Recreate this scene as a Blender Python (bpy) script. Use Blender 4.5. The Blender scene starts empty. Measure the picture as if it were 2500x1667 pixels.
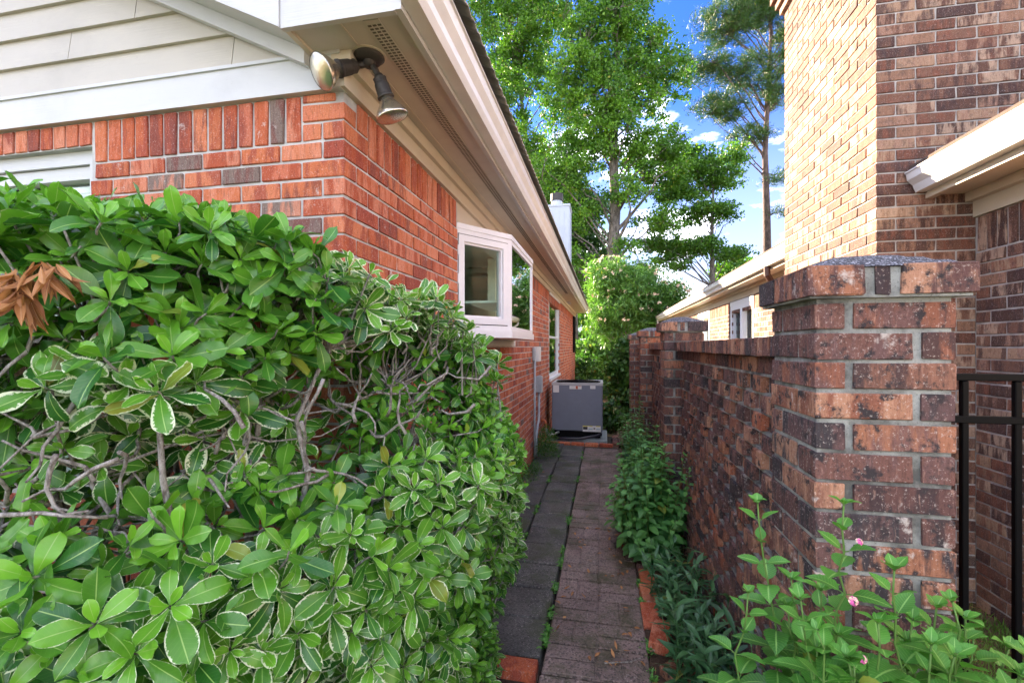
import bpy, math, random
import numpy as np
from mathutils import Vector, Matrix
random.seed(7); RNG = np.random.default_rng(7)
SC = bpy.context.scene
COL = SC.collection
R = math.radians
H = 1.48                      # eye height
YAW = R(11.5)
CA, SA = math.cos(YAW), math.sin(YAW)

# ------------------------------------------------------------------ camera, sky, sun, exposure
cam_d = bpy.data.cameras.new("camera"); cam = bpy.data.objects.new("camera", cam_d); COL.objects.link(cam)
cam.location = (0, 0, H); cam.rotation_euler = (R(90), 0, YAW)
cam_d.lens = 16.0; cam_d.sensor_width = 36.0; cam_d.shift_y = 0.0046
cam_d.clip_start = 0.02; cam_d.clip_end = 3000
SC.camera = cam

SUN_EL = R(22.5); SUN_AZ = R(-46)          # azimuth from +Y towards +X; the sun stands over the left roof
sun_dir = Vector((math.sin(SUN_AZ)*math.cos(SUN_EL), math.cos(SUN_AZ)*math.cos(SUN_EL), math.sin(SUN_EL)))
sd = bpy.data.lights.new("sun", 'SUN'); sd.energy = 2.0; sd.angle = R(0.6); sd.color = (0.72, 0.57, 0.40)
so = bpy.data.objects.new("sun", sd); COL.objects.link(so)
so.rotation_euler = sun_dir.to_track_quat('Z', 'Y').to_euler(); so.location = (0, 0, 30)

world = bpy.data.worlds.new("World"); SC.world = world; world.use_nodes = True
wn, wl = world.node_tree.nodes, world.node_tree.links
wn.clear()
w_out = wn.new("ShaderNodeOutputWorld"); w_bg = wn.new("ShaderNodeBackground")
w_bg.inputs[1].default_value = 0.15
sky = wn.new("ShaderNodeTexSky"); sky.sky_type = 'NISHITA'; sky.sun_disc = False
sky.sun_elevation = SUN_EL; sky.sun_rotation = SUN_AZ; sky.altitude = 50; sky.air_density = 1.0; sky.dust_density = 0.6; sky.ozone_density = 2.5
hs = wn.new("ShaderNodeHueSaturation"); hs.inputs['Saturation'].default_value = 1.0; hs.inputs['Value'].default_value = .60
wl.new(sky.outputs[0], hs.inputs['Color'])
tint = wn.new("ShaderNodeVectorMath"); tint.operation = 'MULTIPLY'; tint.inputs[1].default_value = (.040, .078, .195); wl.new(hs.outputs[0], tint.inputs[0])
tc = wn.new("ShaderNodeTexCoord"); mp = wn.new("ShaderNodeMapping"); mp.inputs['Scale'].default_value = (1.0, 1.0, 2.6)
mp.inputs['Location'].default_value = (1.05, 2.2, 4.1)
wl.new(tc.outputs['Generated'], mp.inputs[0])
cn = wn.new("ShaderNodeTexNoise"); cn.inputs['Scale'].default_value = 3.2; cn.inputs['Detail'].default_value = 9; cn.inputs['Roughness'].default_value = 0.56
wl.new(mp.outputs[0], cn.inputs['Vector'])
cr = wn.new("ShaderNodeValToRGB"); cr.color_ramp.elements[0].position = 0.50; cr.color_ramp.elements[1].position = 0.80
cr.color_ramp.elements[0].color = (0, 0, 0, 1); cr.color_ramp.elements[1].color = (1, 1, 1, 1)
wl.new(cn.outputs['Fac'], cr.inputs[0])
# more cloud low down, clear overhead
sx = wn.new("ShaderNodeSeparateXYZ"); wl.new(tc.outputs['Generated'], sx.inputs[0])
mr = wn.new("ShaderNodeMapRange"); mr.inputs[1].default_value = 0.10; mr.inputs[2].default_value = 0.75; mr.inputs[3].default_value = 1.0; mr.inputs[4].default_value = 0.7
wl.new(sx.outputs[2], mr.inputs[0])
mm = wn.new("ShaderNodeMath"); mm.operation = 'MULTIPLY'; wl.new(cr.outputs[0], mm.inputs[0]); wl.new(mr.outputs[0], mm.inputs[1])
mr2 = wn.new("ShaderNodeMapRange"); mr2.inputs[1].default_value = 0.0; mr2.inputs[2].default_value = 0.46; mr2.inputs[3].default_value = 1.0; mr2.inputs[4].default_value = 0.0
wl.new(sx.outputs[2], mr2.inputs[0])
hz_ = wn.new("ShaderNodeMix"); hz_.data_type = 'RGBA'; hz_.inputs['B'].default_value = (.36, .39, .42, 1); wl.new(mr2.outputs[0], hz_.inputs['Factor']); wl.new(tint.outputs[0], hz_.inputs['A'])
mix = wn.new("ShaderNodeMix"); mix.data_type = 'RGBA'
mix.inputs['B'].default_value = (5.8, 5.65, 5.2, 1)
wl.new(mm.outputs[0], mix.inputs['Factor']); wl.new(hz_.outputs['Result'], mix.inputs['A'])
wl.new(mix.outputs['Result'], w_bg.inputs[0]); wl.new(w_bg.outputs[0], w_out.inputs[0])
SC.view_settings.view_transform = 'Standard'; SC.view_settings.look = 'None'
SC.view_settings.gamma = 1.0; SC.view_settings.use_curve_mapping = False
SC.view_settings.exposure = 4.7
SC.render.engine = 'CYCLES'
SC.cycles.max_bounces = 7; SC.cycles.diffuse_bounces = 4; SC.cycles.glossy_bounces = 3; SC.cycles.transparent_max_bounces = 8
SC.cycles.transmission_bounces = 4; SC.cycles.use_denoising = True

# ------------------------------------------------------------------ mesh helpers
def uv_px(x, y, z):
    d = -x*SA + y*CA
    if d < 0.05: return None
    return 1250 + 1111*(x*CA + y*SA)/d, 845 - 1111*(z-H)/d, d

class Acc:
    """collects vertices / quads / tris / uv / colour, builds ONE mesh"""
    def __init__(s): s.v=[]; s.q=[]; s.t=[]; s.n=0; s.uv=[]; s.c=[]; s.mq=[]; s.mt=[]
    def add(s, v, q=None, t=None, uv=None, c=None, m=0):
        v = np.asarray(v, dtype=np.float32).reshape(-1, 3); k = len(v)
        s.v.append(v)
        if q is not None and len(q):
            q = np.asarray(q, dtype=np.int32).reshape(-1, 4); s.q.append(q+s.n); s.mq.append(np.full(len(q), m, np.int32))
        if t is not None and len(t):
            t = np.asarray(t, dtype=np.int32).reshape(-1, 3); s.t.append(t+s.n); s.mt.append(np.full(len(t), m, np.int32))
        s.uv.append(np.zeros((k,2),np.float32) if uv is None else np.asarray(uv,np.float32).reshape(-1,2))
        if c is None: c = np.tile(np.array([[.5,0,.5,1]],np.float32),(k,1))
        else:
            c = np.asarray(c,np.float32)
            if c.ndim == 1: c = np.tile(c[None,:],(k,1))
        s.c.append(c); s.n += k
        return s
    def box(s, x0,x1,y0,y1,z0,z1, c=None, m=0, b=0.0):
        if b > 0:
            v, q, t = bevel_box(x0,x1,y0,y1,z0,z1,b); return s.add(v,q,t,c=c,m=m)
        v = [(x,y,z) for z in (z0,z1) for y in (y0,y1) for x in (x0,x1)]
        q = [(0,2,3,1),(4,5,7,6),(0,1,5,4),(2,6,7,3),(0,4,6,2),(1,3,7,5)]
        return s.add(v,q,c=c,m=m)
    def tube(s, pts, rad, n=8, c=None, m=0, cap=True):
        v,q,t = tube_arr(pts, rad, n, cap); return s.add(v,q,t,c=c,m=m)
    def mesh(s, name, smooth=False, origin=None):
        V = np.concatenate(s.v) if s.v else np.zeros((0,3),np.float32)
        if origin is not None: V = V - np.asarray(origin,np.float32)
        Q = np.concatenate(s.q) if s.q else np.zeros((0,4),np.int32)
        T = np.concatenate(s.t) if s.t else np.zeros((0,3),np.int32)
        me = bpy.data.meshes.new(name)
        me.vertices.add(len(V)); me.vertices.foreach_set('co', V.ravel())
        loops = np.concatenate([Q.ravel(), T.ravel()]); me.loops.add(len(loops)); me.loops.foreach_set('vertex_index', loops)
        nq, nt = len(Q), len(T)
        ls = np.concatenate([np.arange(nq)*4, nq*4+np.arange(nt)*3]).astype(np.int32)
        me.polygons.add(nq+nt); me.polygons.foreach_set('loop_start', ls)
        mi = np.concatenate((s.mq+s.mt)) if (s.mq or s.mt) else np.zeros(0,np.int32)
        if s.mq and s.mt: mi = np.concatenate([np.concatenate(s.mq), np.concatenate(s.mt)])
        me.polygons.foreach_set('material_index', mi)
        me.polygons.foreach_set('use_smooth', np.full(nq+nt, smooth))
        U = np.concatenate(s.uv); uvl = me.uv_layers.new(name='UVMap'); uvl.data.foreach_set('uv', U[loops].ravel())
        C = np.concatenate(s.c); ca = me.color_attributes.new('lv','FLOAT_COLOR','POINT'); ca.data.foreach_set('color', C.ravel())
        me.update(calc_edges=True); me.validate()
        return me
    def build(s, name, mats, parent=None, smooth=False, origin=None, kind=None, label=None):
        me = s.mesh(name, smooth, origin)
        for m in (mats if isinstance(mats,(list,tuple)) else [mats]): me.materials.append(m)
        o = bpy.data.objects.new(name, me); COL.objects.link(o)
        if origin is not None: o.location = origin
        if parent is not None:
            o.parent = parent
            o.matrix_parent_inverse = Matrix.Translation(-Vector(wloc(parent)))
        if kind: o['kind'] = kind
        if label: o['label'] = label
        return o

def wloc(o):
    """builders only ever translate things: world location along the parent chain"""
    return WL.get(o.name, tuple(o.location))
WL = {}

def bevel_box(x0,x1,y0,y1,z0,z1,b):
    V=[]; idx={}
    lo=(x0,y0,z0); hi=(x1,y1,z1)
    for sx_ in (0,1):
        for sy in (0,1):
            for sz in (0,1):
                c=[hi[0] if sx_ else lo[0], hi[1] if sy else lo[1], hi[2] if sz else lo[2]]
                sg=[-1 if sx_ else 1, -1 if sy else 1, -1 if sz else 1]
                for a in range(3):
                    p=list(c)
                    for k in range(3):
                        if k!=a: p[k]+=sg[k]*b
                    idx[(sx_,sy,sz,a)]=len(V); V.append(p)
    Q=[];T=[]
    for a in range(3):
        o1,o2=[k for k in range(3) if k!=a]
        for s_ in (0,1):
            f=[]
            for (p,q) in ((0,0),(1,0),(1,1),(0,1)):
                key=[0,0,0]; key[a]=s_; key[o1]=p; key[o2]=q; f.append(idx[(*key,a)])
            Q.append(f)
    for a in range(3):
        o1,o2=[k for k in range(3) if k!=a]
        for p in (0,1):
            for q in (0,1):
                k0=[0,0,0]; k1=[0,0,0]; k0[a]=0; k1[a]=1
                for kk in (k0,k1): kk[o1]=p; kk[o2]=q
                Q.append([idx[(*k0,o1)], idx[(*k1,o1)], idx[(*k1,o2)], idx[(*k0,o2)]])
    for sx_ in (0,1):
        for sy in (0,1):
            for sz in (0,1): T.append([idx[(sx_,sy,sz,a)] for a in range(3)])
    V=np.array(V,float); C=V.mean(0)
    def fix(F):
        out=[]
        for f in F:
            P=V[f]; n=np.cross(P[1]-P[0],P[2]-P[0])
            out.append(f if np.dot(n,P.mean(0)-C)>0 else f[::-1])
        return out
    return V, fix(Q), fix(T)

def tube_arr(pts, rad, n=8, cap=True):
    P=np.asarray(pts,float); m=len(P)
    rad=np.full(m,rad,float) if np.isscalar(rad) else np.asarray(rad,float)
    Tn=np.gradient(P,axis=0); Tn/=np.linalg.norm(Tn,axis=1)[:,None]+1e-12
    up=np.array([0,0,1.0]) if abs(Tn[0][2])<.9 else np.array([1.0,0,0])
    a=np.cross(Tn[0],up); a/=np.linalg.norm(a); V=[]
    ang=np.arange(n)*2*math.pi/n
    for i in range(m):
        a=a-Tn[i]*np.dot(a,Tn[i]); a/=np.linalg.norm(a)+1e-12; b=np.cross(Tn[i],a)
        V.append(P[i]+rad[i]*(np.cos(ang)[:,None]*a+np.sin(ang)[:,None]*b))
    V=np.concatenate(V); Q=[]
    for i in range(m-1):
        for k in range(n):
            k2=(k+1)%n; Q.append((i*n+k,i*n+k2,(i+1)*n+k2,(i+1)*n+k))
    T=[]
    if cap:
        c0=len(V); V=np.concatenate([V,P[:1],P[-1:]])
        for k in range(n):
            k2=(k+1)%n; T.append((c0,k2,k)); T.append((c0+1,(m-1)*n+k,(m-1)*n+k2))
    return V,Q,T

def lathe(acc, base, axis, prof, n=20, m=0):
    """prof: list of (distance along axis, radius)"""
    ax=np.array(axis,float); ax/=np.linalg.norm(ax)
    P=np.array([np.array(base)+ax*p[0] for p in prof]); up=np.array([0,0,1.0]) if abs(ax[2])<.9 else np.array([1.0,0,0])
    a=np.cross(ax,up); a/=np.linalg.norm(a); b=np.cross(ax,a); ang=np.arange(n)*2*math.pi/n
    V=np.concatenate([P[i]+prof[i][1]*(np.cos(ang)[:,None]*a+np.sin(ang)[:,None]*b) for i in range(len(prof))])
    Q=[(i*n+k,i*n+(k+1)%n,(i+1)*n+(k+1)%n,(i+1)*n+k) for i in range(len(prof)-1) for k in range(n)]
    acc.add(V,Q,m=m)

def extrude(acc, prof, y0, y1, m=0, axis='y'):
    """closed profile of (x,z) swept along y"""
    n=len(prof); V=[(p[0],y0,p[1]) for p in prof]+[(p[0],y1,p[1]) for p in prof]
    if axis=='x': V=[(y0,p[0],p[1]) for p in prof]+[(y1,p[0],p[1]) for p in prof]
    Q=[(i,(i+1)%n,n+(i+1)%n,n+i) for i in range(n)]
    T=[(0,i,i+1) for i in range(1,n-1)]+[(n,n+i+1,n+i) for i in range(1,n-1)]
    acc.add(V,Q,T,m=m)

def tag(o, label=None, cat=None, group=None, kind=None):
    if label: o['label']=label
    if cat: o['category']=cat
    if group: o['group']=group
    if kind: o['kind']=kind
    return o
def thing(name, label, cat, loc=(0,0,0), group=None):
    o=bpy.data.objects.new(name,None); COL.objects.link(o); o.location=loc; WL[o.name]=tuple(loc); o.empty_display_size=.05
    return tag(o,label,cat,group)

# ------------------------------------------------------------------ materials
def mat(name):
    m=bpy.data.materials.new(name); m.use_nodes=True; n=m.node_tree.nodes; l=m.node_tree.links
    return m,n,l,n['Principled BSDF']
def N(n,l,kind,ins=None,**props):
    nd=n.new(kind)
    for k,v in props.items(): setattr(nd,k,v)
    for k,v in (ins or {}).items():
        if isinstance(v,bpy.types.NodeSocket): l.new(v,nd.inputs[k])
        else: nd.inputs[k].default_value=v
    return nd
def ramp(n,l,fac,stops,interp='LINEAR'):
    r=n.new('ShaderNodeValToRGB'); r.color_ramp.interpolation=interp; e=r.color_ramp.elements
    while len(e)<len(stops): e.new(0.5)
    for i,(p,c) in enumerate(stops):
        e[i].position=p; e[i].color=(*c,1) if len(c)==3 else c
    l.new(fac,r.inputs[0]); return r.outputs[0]
def mixc(n,l,f,a,b,blend='MIX'):
    m=n.new('ShaderNodeMix'); m.data_type='RGBA'; m.blend_type=blend
    for k,v in (('Factor',f),('A',a),('B',b)):
        s=m.inputs[k]
        if isinstance(v,bpy.types.NodeSocket): l.new(v,s)
        else: s.default_value=v if k=='Factor' else ((*v,1) if len(v)==3 else v)
    return m.outputs['Result']
def math_(n,l,op,a,b=None,clamp=False):
    m=n.new('ShaderNodeMath'); m.operation=op; m.use_clamp=clamp
    for i,v in enumerate((a,b)):
        if v is None: continue
        if isinstance(v,bpy.types.NodeSocket): l.new(v,m.inputs[i])
        else: m.inputs[i].default_value=v
    return m.outputs[0]
def noise(n,l,vec,scale,detail=4,rough=.55,out='Fac'):
    t=n.new('ShaderNodeTexNoise'); t.inputs['Scale'].default_value=scale; t.inputs['Detail'].default_value=detail; t.inputs['Roughness'].default_value=rough
    if vec is not None: l.new(vec,t.inputs['Vector'])
    return t.outputs[out]
def bump(n,l,b,h,strength=.3,dist=.004):
    bp=n.new('ShaderNodeBump'); bp.inputs['Strength'].default_value=strength; bp.inputs['Distance'].default_value=dist
    l.new(h,bp.inputs['Height']); l.new(bp.outputs[0],b.inputs['Normal'])

def plain(name,col,rough=.5,nscale=40,namt=.12,metal=0,bumpd=.0008,spec=.5):
    m,n,l,b=mat(name); g=n.new('ShaderNodeNewGeometry')
    f=noise(n,l,g.outputs['Position'],nscale,5); f2=noise(n,l,g.outputs['Position'],nscale*.12,3)
    k=math_(n,l,'MULTIPLY',f,f2); v=math_(n,l,'MULTIPLY_ADD',k,4*namt); n[v.node.name].inputs[2].default_value=1-namt
    c=n.new('ShaderNodeVectorMath'); c.operation='SCALE'; c.inputs[0].default_value=col; l.new(v,c.inputs['Scale'])
    l.new(c.outputs[0],b.inputs['Base Color']); b.inputs['Roughness'].default_value=rough; b.inputs['Metallic'].default_value=metal
    b.inputs['Specular IOR Level'].default_value=spec
    if bumpd: bump(n,l,b,f,.5,bumpd)
    return m

def brick_mat(name, pal, streak, per_object, streak_amt=.6, white=.66, black=None, sc=1.0, rough=.85, grit=190):
    """pal: stops by brick; streak: second tones mixed in upright streaks as fired bricks have"""
    m,n,l,b=mat(name); g=n.new('ShaderNodeNewGeometry')
    if per_object: seed=n.new('ShaderNodeObjectInfo').outputs['Random']
    else:
        at=n.new('ShaderNodeAttribute'); at.attribute_name='lv'; sp=n.new('ShaderNodeSeparateColor'); l.new(at.outputs['Color'],sp.inputs[0]); seed=sp.outputs[0]
    s2=n.new('ShaderNodeTexWhiteNoise'); s2.noise_dimensions='1D'; l.new(seed,s2.inputs['W'])
    off=n.new('ShaderNodeCombineXYZ'); 
    for i,k in enumerate((31.0,57.0,73.0)): l.new(math_(n,l,'MULTIPLY',seed,k),off.inputs[i])
    mp_=n.new('ShaderNodeVectorMath'); mp_.operation='MULTIPLY_ADD'; l.new(g.outputs['Position'],mp_.inputs[0]); mp_.inputs[1].default_value=(24*sc,24*sc,5*sc); l.new(off.outputs[0],mp_.inputs[2])
    base=ramp(n,l,seed,pal,'CONSTANT')
    st=noise(n,l,mp_.outputs[0],1.0,5,.6)
    sel=ramp(n,l,s2.outputs['Value'],streak,'CONSTANT')
    f=ramp(n,l,st,[(0.46,(0,0,0)),(0.56,(1,1,1))])
    f=math_(n,l,'MULTIPLY',f,streak_amt)
    c=mixc(n,l,f,base,sel)
    # fine upright wire-cut scratches
    mf=n.new('ShaderNodeVectorMath'); mf.operation='MULTIPLY_ADD'; l.new(g.outputs['Position'],mf.inputs[0]); mf.inputs[1].default_value=(150,150,26); l.new(off.outputs[0],mf.inputs[2])
    fs=noise(n,l,mf.outputs[0],1.0,3,.6); c=mixc(n,l,math_(n,l,'MULTIPLY',ramp(n,l,fs,[(.34,(1,1,1)),(.46,(0,0,0))]),.55),c,mixc(n,l,.6,c,(.05,.02,.015))); c=mixc(n,l,math_(n,l,'MULTIPLY',ramp(n,l,fs,[(.60,(0,0,0)),(.72,(1,1,1))]),.5),c,mixc(n,l,.5,c,(.75,.45,.33)))
    # blotches of carbon and lime
    mb=n.new('ShaderNodeVectorMath'); mb.operation='MULTIPLY_ADD'; l.new(g.outputs['Position'],mb.inputs[0]); mb.inputs[1].default_value=(30,30,26); l.new(off.outputs[0],mb.inputs[2])
    bl=noise(n,l,mb.outputs[0],1.0,6,.65)
    if black: c=mixc(n,l,math_(n,l,'MULTIPLY',ramp(n,l,bl,[(0.53,(0,0,0)),(0.62,(1,1,1))]),black),c,(.035,.028,.03))
    wv=noise(n,l,mb.outputs[0],.55,7,.7)
    c=mixc(n,l,math_(n,l,'MULTIPLY',ramp(n,l,wv,[(white,(0,0,0)),(white+.08,(1,1,1))]),.75),c,(.55,.50,.45))
    # fine grit
    gr=noise(n,l,g.outputs['Position'],grit,4,.75)
    c=mixc(n,l,ramp(n,l,gr,[(0.58,(0,0,0)),(0.66,(1,1,1))]),c,mixc(n,l,.5,c,(.62,.54,.48)))
    c=mixc(n,l,ramp(n,l,gr,[(0.34,(1,1,1)),(0.42,(0,0,0))]),c,mixc(n,l,.6,c,(.03,.02,.02)))
    l.new(c,b.inputs['Base Color']); b.inputs['Roughness'].default_value=rough; b.inputs['Specular IOR Level'].default_value=.35
    hh=math_(n,l,'ADD',math_(n,l,'MULTIPLY',st,1.0),math_(n,l,'MULTIPLY',gr,.6)); bump(n,l,b,hh,.7,.003)
    return m

RED=[(0,(.45,.104,.038)),(.18,(.52,.145,.056)),(.36,(.38,.078,.031)),(.52,(.55,.175,.078)),(.68,(.44,.118,.046)),(.86,(.30,.065,.035)),(.94,(.185,.130,.105)),(.975,(.15,.125,.115))]
RED_S=[(0,(.28,.05,.03)),(.3,(.62,.24,.14)),(.6,(.17,.045,.035)),(.8,(.56,.17,.09))]
TAN=[(0,(.12,.056,.036)),(.24,(.19,.090,.055)),(.44,(.085,.042,.030)),(.62,(.28,.15,.090)),(.76,(.155,.066,.042)),(.89,(.38,.23,.14))]
TAN_S=[(0,(.07,.035,.03)),(.3,(.36,.20,.13)),(.55,(.22,.08,.045)),(.8,(.50,.34,.23))]
GAR=[(0,(.16,.074,.058)),(.22,(.24,.092,.055)),(.40,(.115,.055,.048)),(.58,(.25,.115,.075)),(.66,(.18,.090,.075)),(.80,(.045,.038,.042)),(.95,(.32,.10,.05))]
GAR_S=[(0,(.05,.032,.034)),(.3,(.36,.15,.08)),(.5,(.13,.07,.066)),(.78,(.44,.23,.14))]
SOLID=dict(
 red=brick_mat('fired red brick',RED,RED_S,True,.7,.615), red_s=brick_mat('fired red brick run',RED,RED_S,False,.7,.615),
 tan=brick_mat('brown flashed brick',TAN,TAN_S,True,.8,.72,.4), tan_s=brick_mat('brown flashed brick run',TAN,TAN_S,False,.8,.72,.4),
 gar=brick_mat('weathered garden brick',GAR,GAR_S,True,.85,.61,1.0,grit=150), gar_s=brick_mat('weathered garden brick run',GAR,GAR_S,False,.8,.66,.85))
def mortar_mat(name,col,dark):
    m,n,l,b=mat(name); g=n.new('ShaderNodeNewGeometry')
    f=noise(n,l,g.outputs['Position'],9,6,.65); c=mixc(n,l,ramp(n,l,f,[(0.38,(0,0,0)),(0.62,(1,1,1))]),dark,col)
    f2=noise(n,l,g.outputs['Position'],160,4,.75); c=mixc(n,l,ramp(n,l,f2,[(.3,(1,1,1)),(.45,(0,0,0))]),c,dark)
    l.new(c,b.inputs['Base Color']); b.inputs['Roughness'].default_value=.95; bump(n,l,b,f2,.8,.003); return m
M_MORT=mortar_mat('grey mortar',(.56,.56,.53),(.40,.40,.38)); M_MORT2=mortar_mat('buff mortar',(.56,.53,.49),(.36,.33,.30)); M_MORTG=mortar_mat('stained mortar',(.36,.37,.34),(.10,.10,.09))
def paint(name,col,rough=.45):
    m,n,l,b=mat(name); g=n.new('ShaderNodeNewGeometry')
    mpv=n.new('ShaderNodeVectorMath'); mpv.operation='MULTIPLY'; l.new(g.outputs['Position'],mpv.inputs[0]); mpv.inputs[1].default_value=(6,6,120)
    gr=noise(n,l,mpv.outputs[0],1,6,.6); big=noise(n,l,g.outputs['Position'],3,5,.6)
    c=mixc(n,l,ramp(n,l,big,[(.5,(0,0,0)),(.75,(.5,.5,.5))]),col,tuple(x*.72 for x in col))
    spk=noise(n,l,g.outputs['Position'],90,4,.7); c=mixc(n,l,ramp(n,l,spk,[(.66,(0,0,0)),(.74,(.55,.55,.55))]),c,(.35,.31,.25))
    l.new(c,b.inputs['Base Color']); b.inputs['Roughness'].default_value=rough; bump(n,l,b,gr,.5,.0025); return m
M_SIDING=paint('cream siding paint',(.48,.45,.37)); M_WHITE=paint('white trim paint',(.56,.57,.56)); M_CREAM=paint('cream trim paint',(.60,.54,.42)); M_SOFFIT=paint('greige soffit paint',(.57,.53,.44))
M_VINYL=plain('white vinyl frame',(.78,.79,.80),.35,30,.05,bumpd=0)
M_GUTTER=plain('white gutter enamel',(.74,.74,.71),.3,10,.16,bumpd=0)
M_TAUPE=plain('aged galvanised sheet',(.42,.38,.30),.6,14,.5)
M_DARK=plain('slot shade',(.14,.125,.10),.9)
M_SHING=plain('brown asphalt shingle',(.085,.062,.05),.95,260,.5,bumpd=.004)
M_BLACK=plain('black powder coat',(.0025,.0025,.003),.5,60,.1,bumpd=0,spec=.12)
M_BRONZE=plain('dark bronze metal',(.045,.04,.036),.55,90,.35,.3)
M_METALW=plain('painted chimney metal',(.42,.47,.54),.35,6,.1,bumpd=0)
M_BROWN=plain('brown enamel spout',(.07,.035,.028),.4)
M_AC=plain('slate grey enamel',(.155,.175,.225),.42,12,.10,bumpd=0)
M_AC2=plain('pale grey enamel edge',(.40,.41,.42),.45,12,.15,bumpd=0)
M_RUBBER=plain('black rubber hose',(.02,.02,.03),.4)
M_PAD=plain('cast plastic pad',(.24,.28,.29),.7,30,.35)
M_BOX=plain('grey meter enamel',(.34,.38,.40),.5,20,.25)
M_COPPER=plain('orange pipe fitting',(.55,.14,.05),.5)
M_PAPER=plain('white sticker',(.72,.72,.70),.5,30,.1,bumpd=0); M_PAPERO=plain('orange sticker block',(.65,.13,.04),.5,bumpd=0); M_YEL=plain('yellow sticker block',(.70,.62,.05),.5,bumpd=0); M_TEAL=plain('teal sticker stripe',(.05,.30,.42),.5,bumpd=0); M_INK=plain('black print',(.03,.03,.03),.5,bumpd=0)
M_SOIL=plain('dark damp soil',(.085,.052,.034),.95,70,.7,bumpd=.02)
M_ROOM=plain('pale room wall',(.80,.84,.74),.8,4,.2,bumpd=0)
M_DEAD=None
def glass(name,tint=(.02,.04,.04),fac=.12,refl=.95):
    m,n,l,b=mat(name); n.remove(b); out=n['Material Output']
    tr=n.new('ShaderNodeBsdfTransparent'); tr.inputs[0].default_value=(.88,.95,.91,1)
    gl=n.new('ShaderNodeBsdfGlossy'); gl.inputs['Roughness'].default_value=.01; gl.inputs[0].default_value=(refl,refl,refl,1)
    lw=n.new('ShaderNodeLayerWeight'); lw.inputs[0].default_value=fac
    mx_=n.new('ShaderNodeMixShader'); l.new(lw.outputs['Fresnel'],mx_.inputs[0]); l.new(tr.outputs[0],mx_.inputs[1]); l.new(gl.outputs[0],mx_.inputs[2]); l.new(mx_.outputs[0],out.inputs[0]); return m
M_GLASS=glass('window glass',fac=.16); 
def lensm():
    m,n,l,b=mat('lamp reflector glass'); b.inputs['Base Color'].default_value=(.62,.58,.46,1); b.inputs['Metallic'].default_value=.85; b.inputs['Roughness'].default_value=.16
    g=n.new('ShaderNodeNewGeometry'); v=n.new('ShaderNodeTexVoronoi'); v.inputs['Scale'].default_value=260; l.new(g.outputs['Position'],v.inputs['Vector']); bump(n,l,b,v.outputs['Distance'],.35,.001); return m
M_LENS=lensm()
M_BULB,_n,_l,_b=mat('silvered bulb'); _b.inputs['Base Color'].default_value=(.60,.55,.44,1); _b.inputs['Metallic'].default_value=.9; _b.inputs['Roughness'].default_value=.22

def slab_mat(name,dark,light,moss):
    m,n,l,b=mat(name); g=n.new('ShaderNodeNewGeometry'); oi=n.new('ShaderNodeObjectInfo')
    P=g.outputs['Position']; big=noise(n,l,P,3.4,7,.7); c=mixc(n,l,ramp(n,l,big,[(.40,(0,0,0)),(.62,(1,1,1))]),dark,light)
    c=mixc(n,l,math_(n,l,'MULTIPLY',oi.outputs['Random'],.35),c,light)
    v=n.new('ShaderNodeTexVoronoi'); v.inputs['Scale'].default_value=125; l.new(P,v.inputs['Vector'])
    wn_=n.new('ShaderNodeSeparateColor'); l.new(v.outputs['Color'],wn_.inputs[0])
    ag=math_(n,l,'MULTIPLY',ramp(n,l,wn_.outputs[0],[(.72,(0,0,0)),(.8,(1,1,1))]),ramp(n,l,v.outputs['Distance'],[(.25,(1,1,1)),(.5,(0,0,0))]))
    c=mixc(n,l,math_(n,l,'MULTIPLY',math_(n,l,'MULTIPLY',ag,ramp(n,l,noise(n,l,P,7,4,.6),[(.38,(.1,.1,.1)),(.62,(1,1,1))])),.8),c,(.50,.45,.42))
    ag2=ramp(n,l,wn_.outputs[1],[(.7,(0,0,0)),(.8,(1,1,1))]); c=mixc(n,l,math_(n,l,'MULTIPLY',ag2,.65),c,(.015,.013,.013))
    mo=noise(n,l,P,5.5,7,.68); c=mixc(n,l,ramp(n,l,mo,[(.48,(0,0,0)),(.64,(.95,.95,.95))]),c,moss)
    l.new(c,b.inputs['Base Color'])
    wet=noise(n,l,P,1.4,3,.5); rr=ramp(n,l,wet,[(.42,(.34,.34,.34)),(.62,(.8,.8,.8))]); l.new(rr,b.inputs['Roughness'])
    hh=math_(n,l,'ADD',v.outputs['Distance'],math_(n,l,'MULTIPLY',noise(n,l,P,60,5,.7),1.2)); bump(n,l,b,hh,.8,.0035)
    return m
M_SLAB=slab_mat('damp dark slab',(.055,.058,.052),(.13,.127,.115),(.050,.066,.024)); M_SLABP=slab_mat('reddish aggregate slab',(.14,.098,.086),(.28,.20,.18),(.070,.066,.030))

def bark_mat(name,a,b_,sc=30):
    m,n,l,b=mat(name); g=n.new('ShaderNodeNewGeometry')
    mv=n.new('ShaderNodeVectorMath'); mv.operation='MULTIPLY'; l.new(g.outputs['Position'],mv.inputs[0]); mv.inputs[1].default_value=(sc,sc,sc*.35)
    f=noise(n,l,mv.outputs[0],1,6,.7); c=mixc(n,l,ramp(n,l,f,[(.38,(0,0,0)),(.6,(1,1,1))]),a,b_)
    li=noise(n,l,g.outputs['Position'],sc*2.2,5,.7); c=mixc(n,l,ramp(n,l,li,[(.6,(0,0,0)),(.68,(.8,.8,.8))]),c,tuple(min(1,x*1.8+.03) for x in b_))
    l.new(c,b.inputs['Base Color']); b.inputs['Roughness'].default_value=.9; bump(n,l,b,f,.8,.4/sc); return m
M_TWIG=bark_mat('grey shrub bark',(.11,.09,.07),(.38,.355,.32),80); M_BARK=bark_mat('sweetgum bark',(.06,.05,.042),(.20,.175,.15),9); M_PINEB=bark_mat('pine bark',(.05,.033,.028),(.15,.10,.085),8); M_STEM=plain('green stem',(.10,.20,.035),.6)

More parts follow.
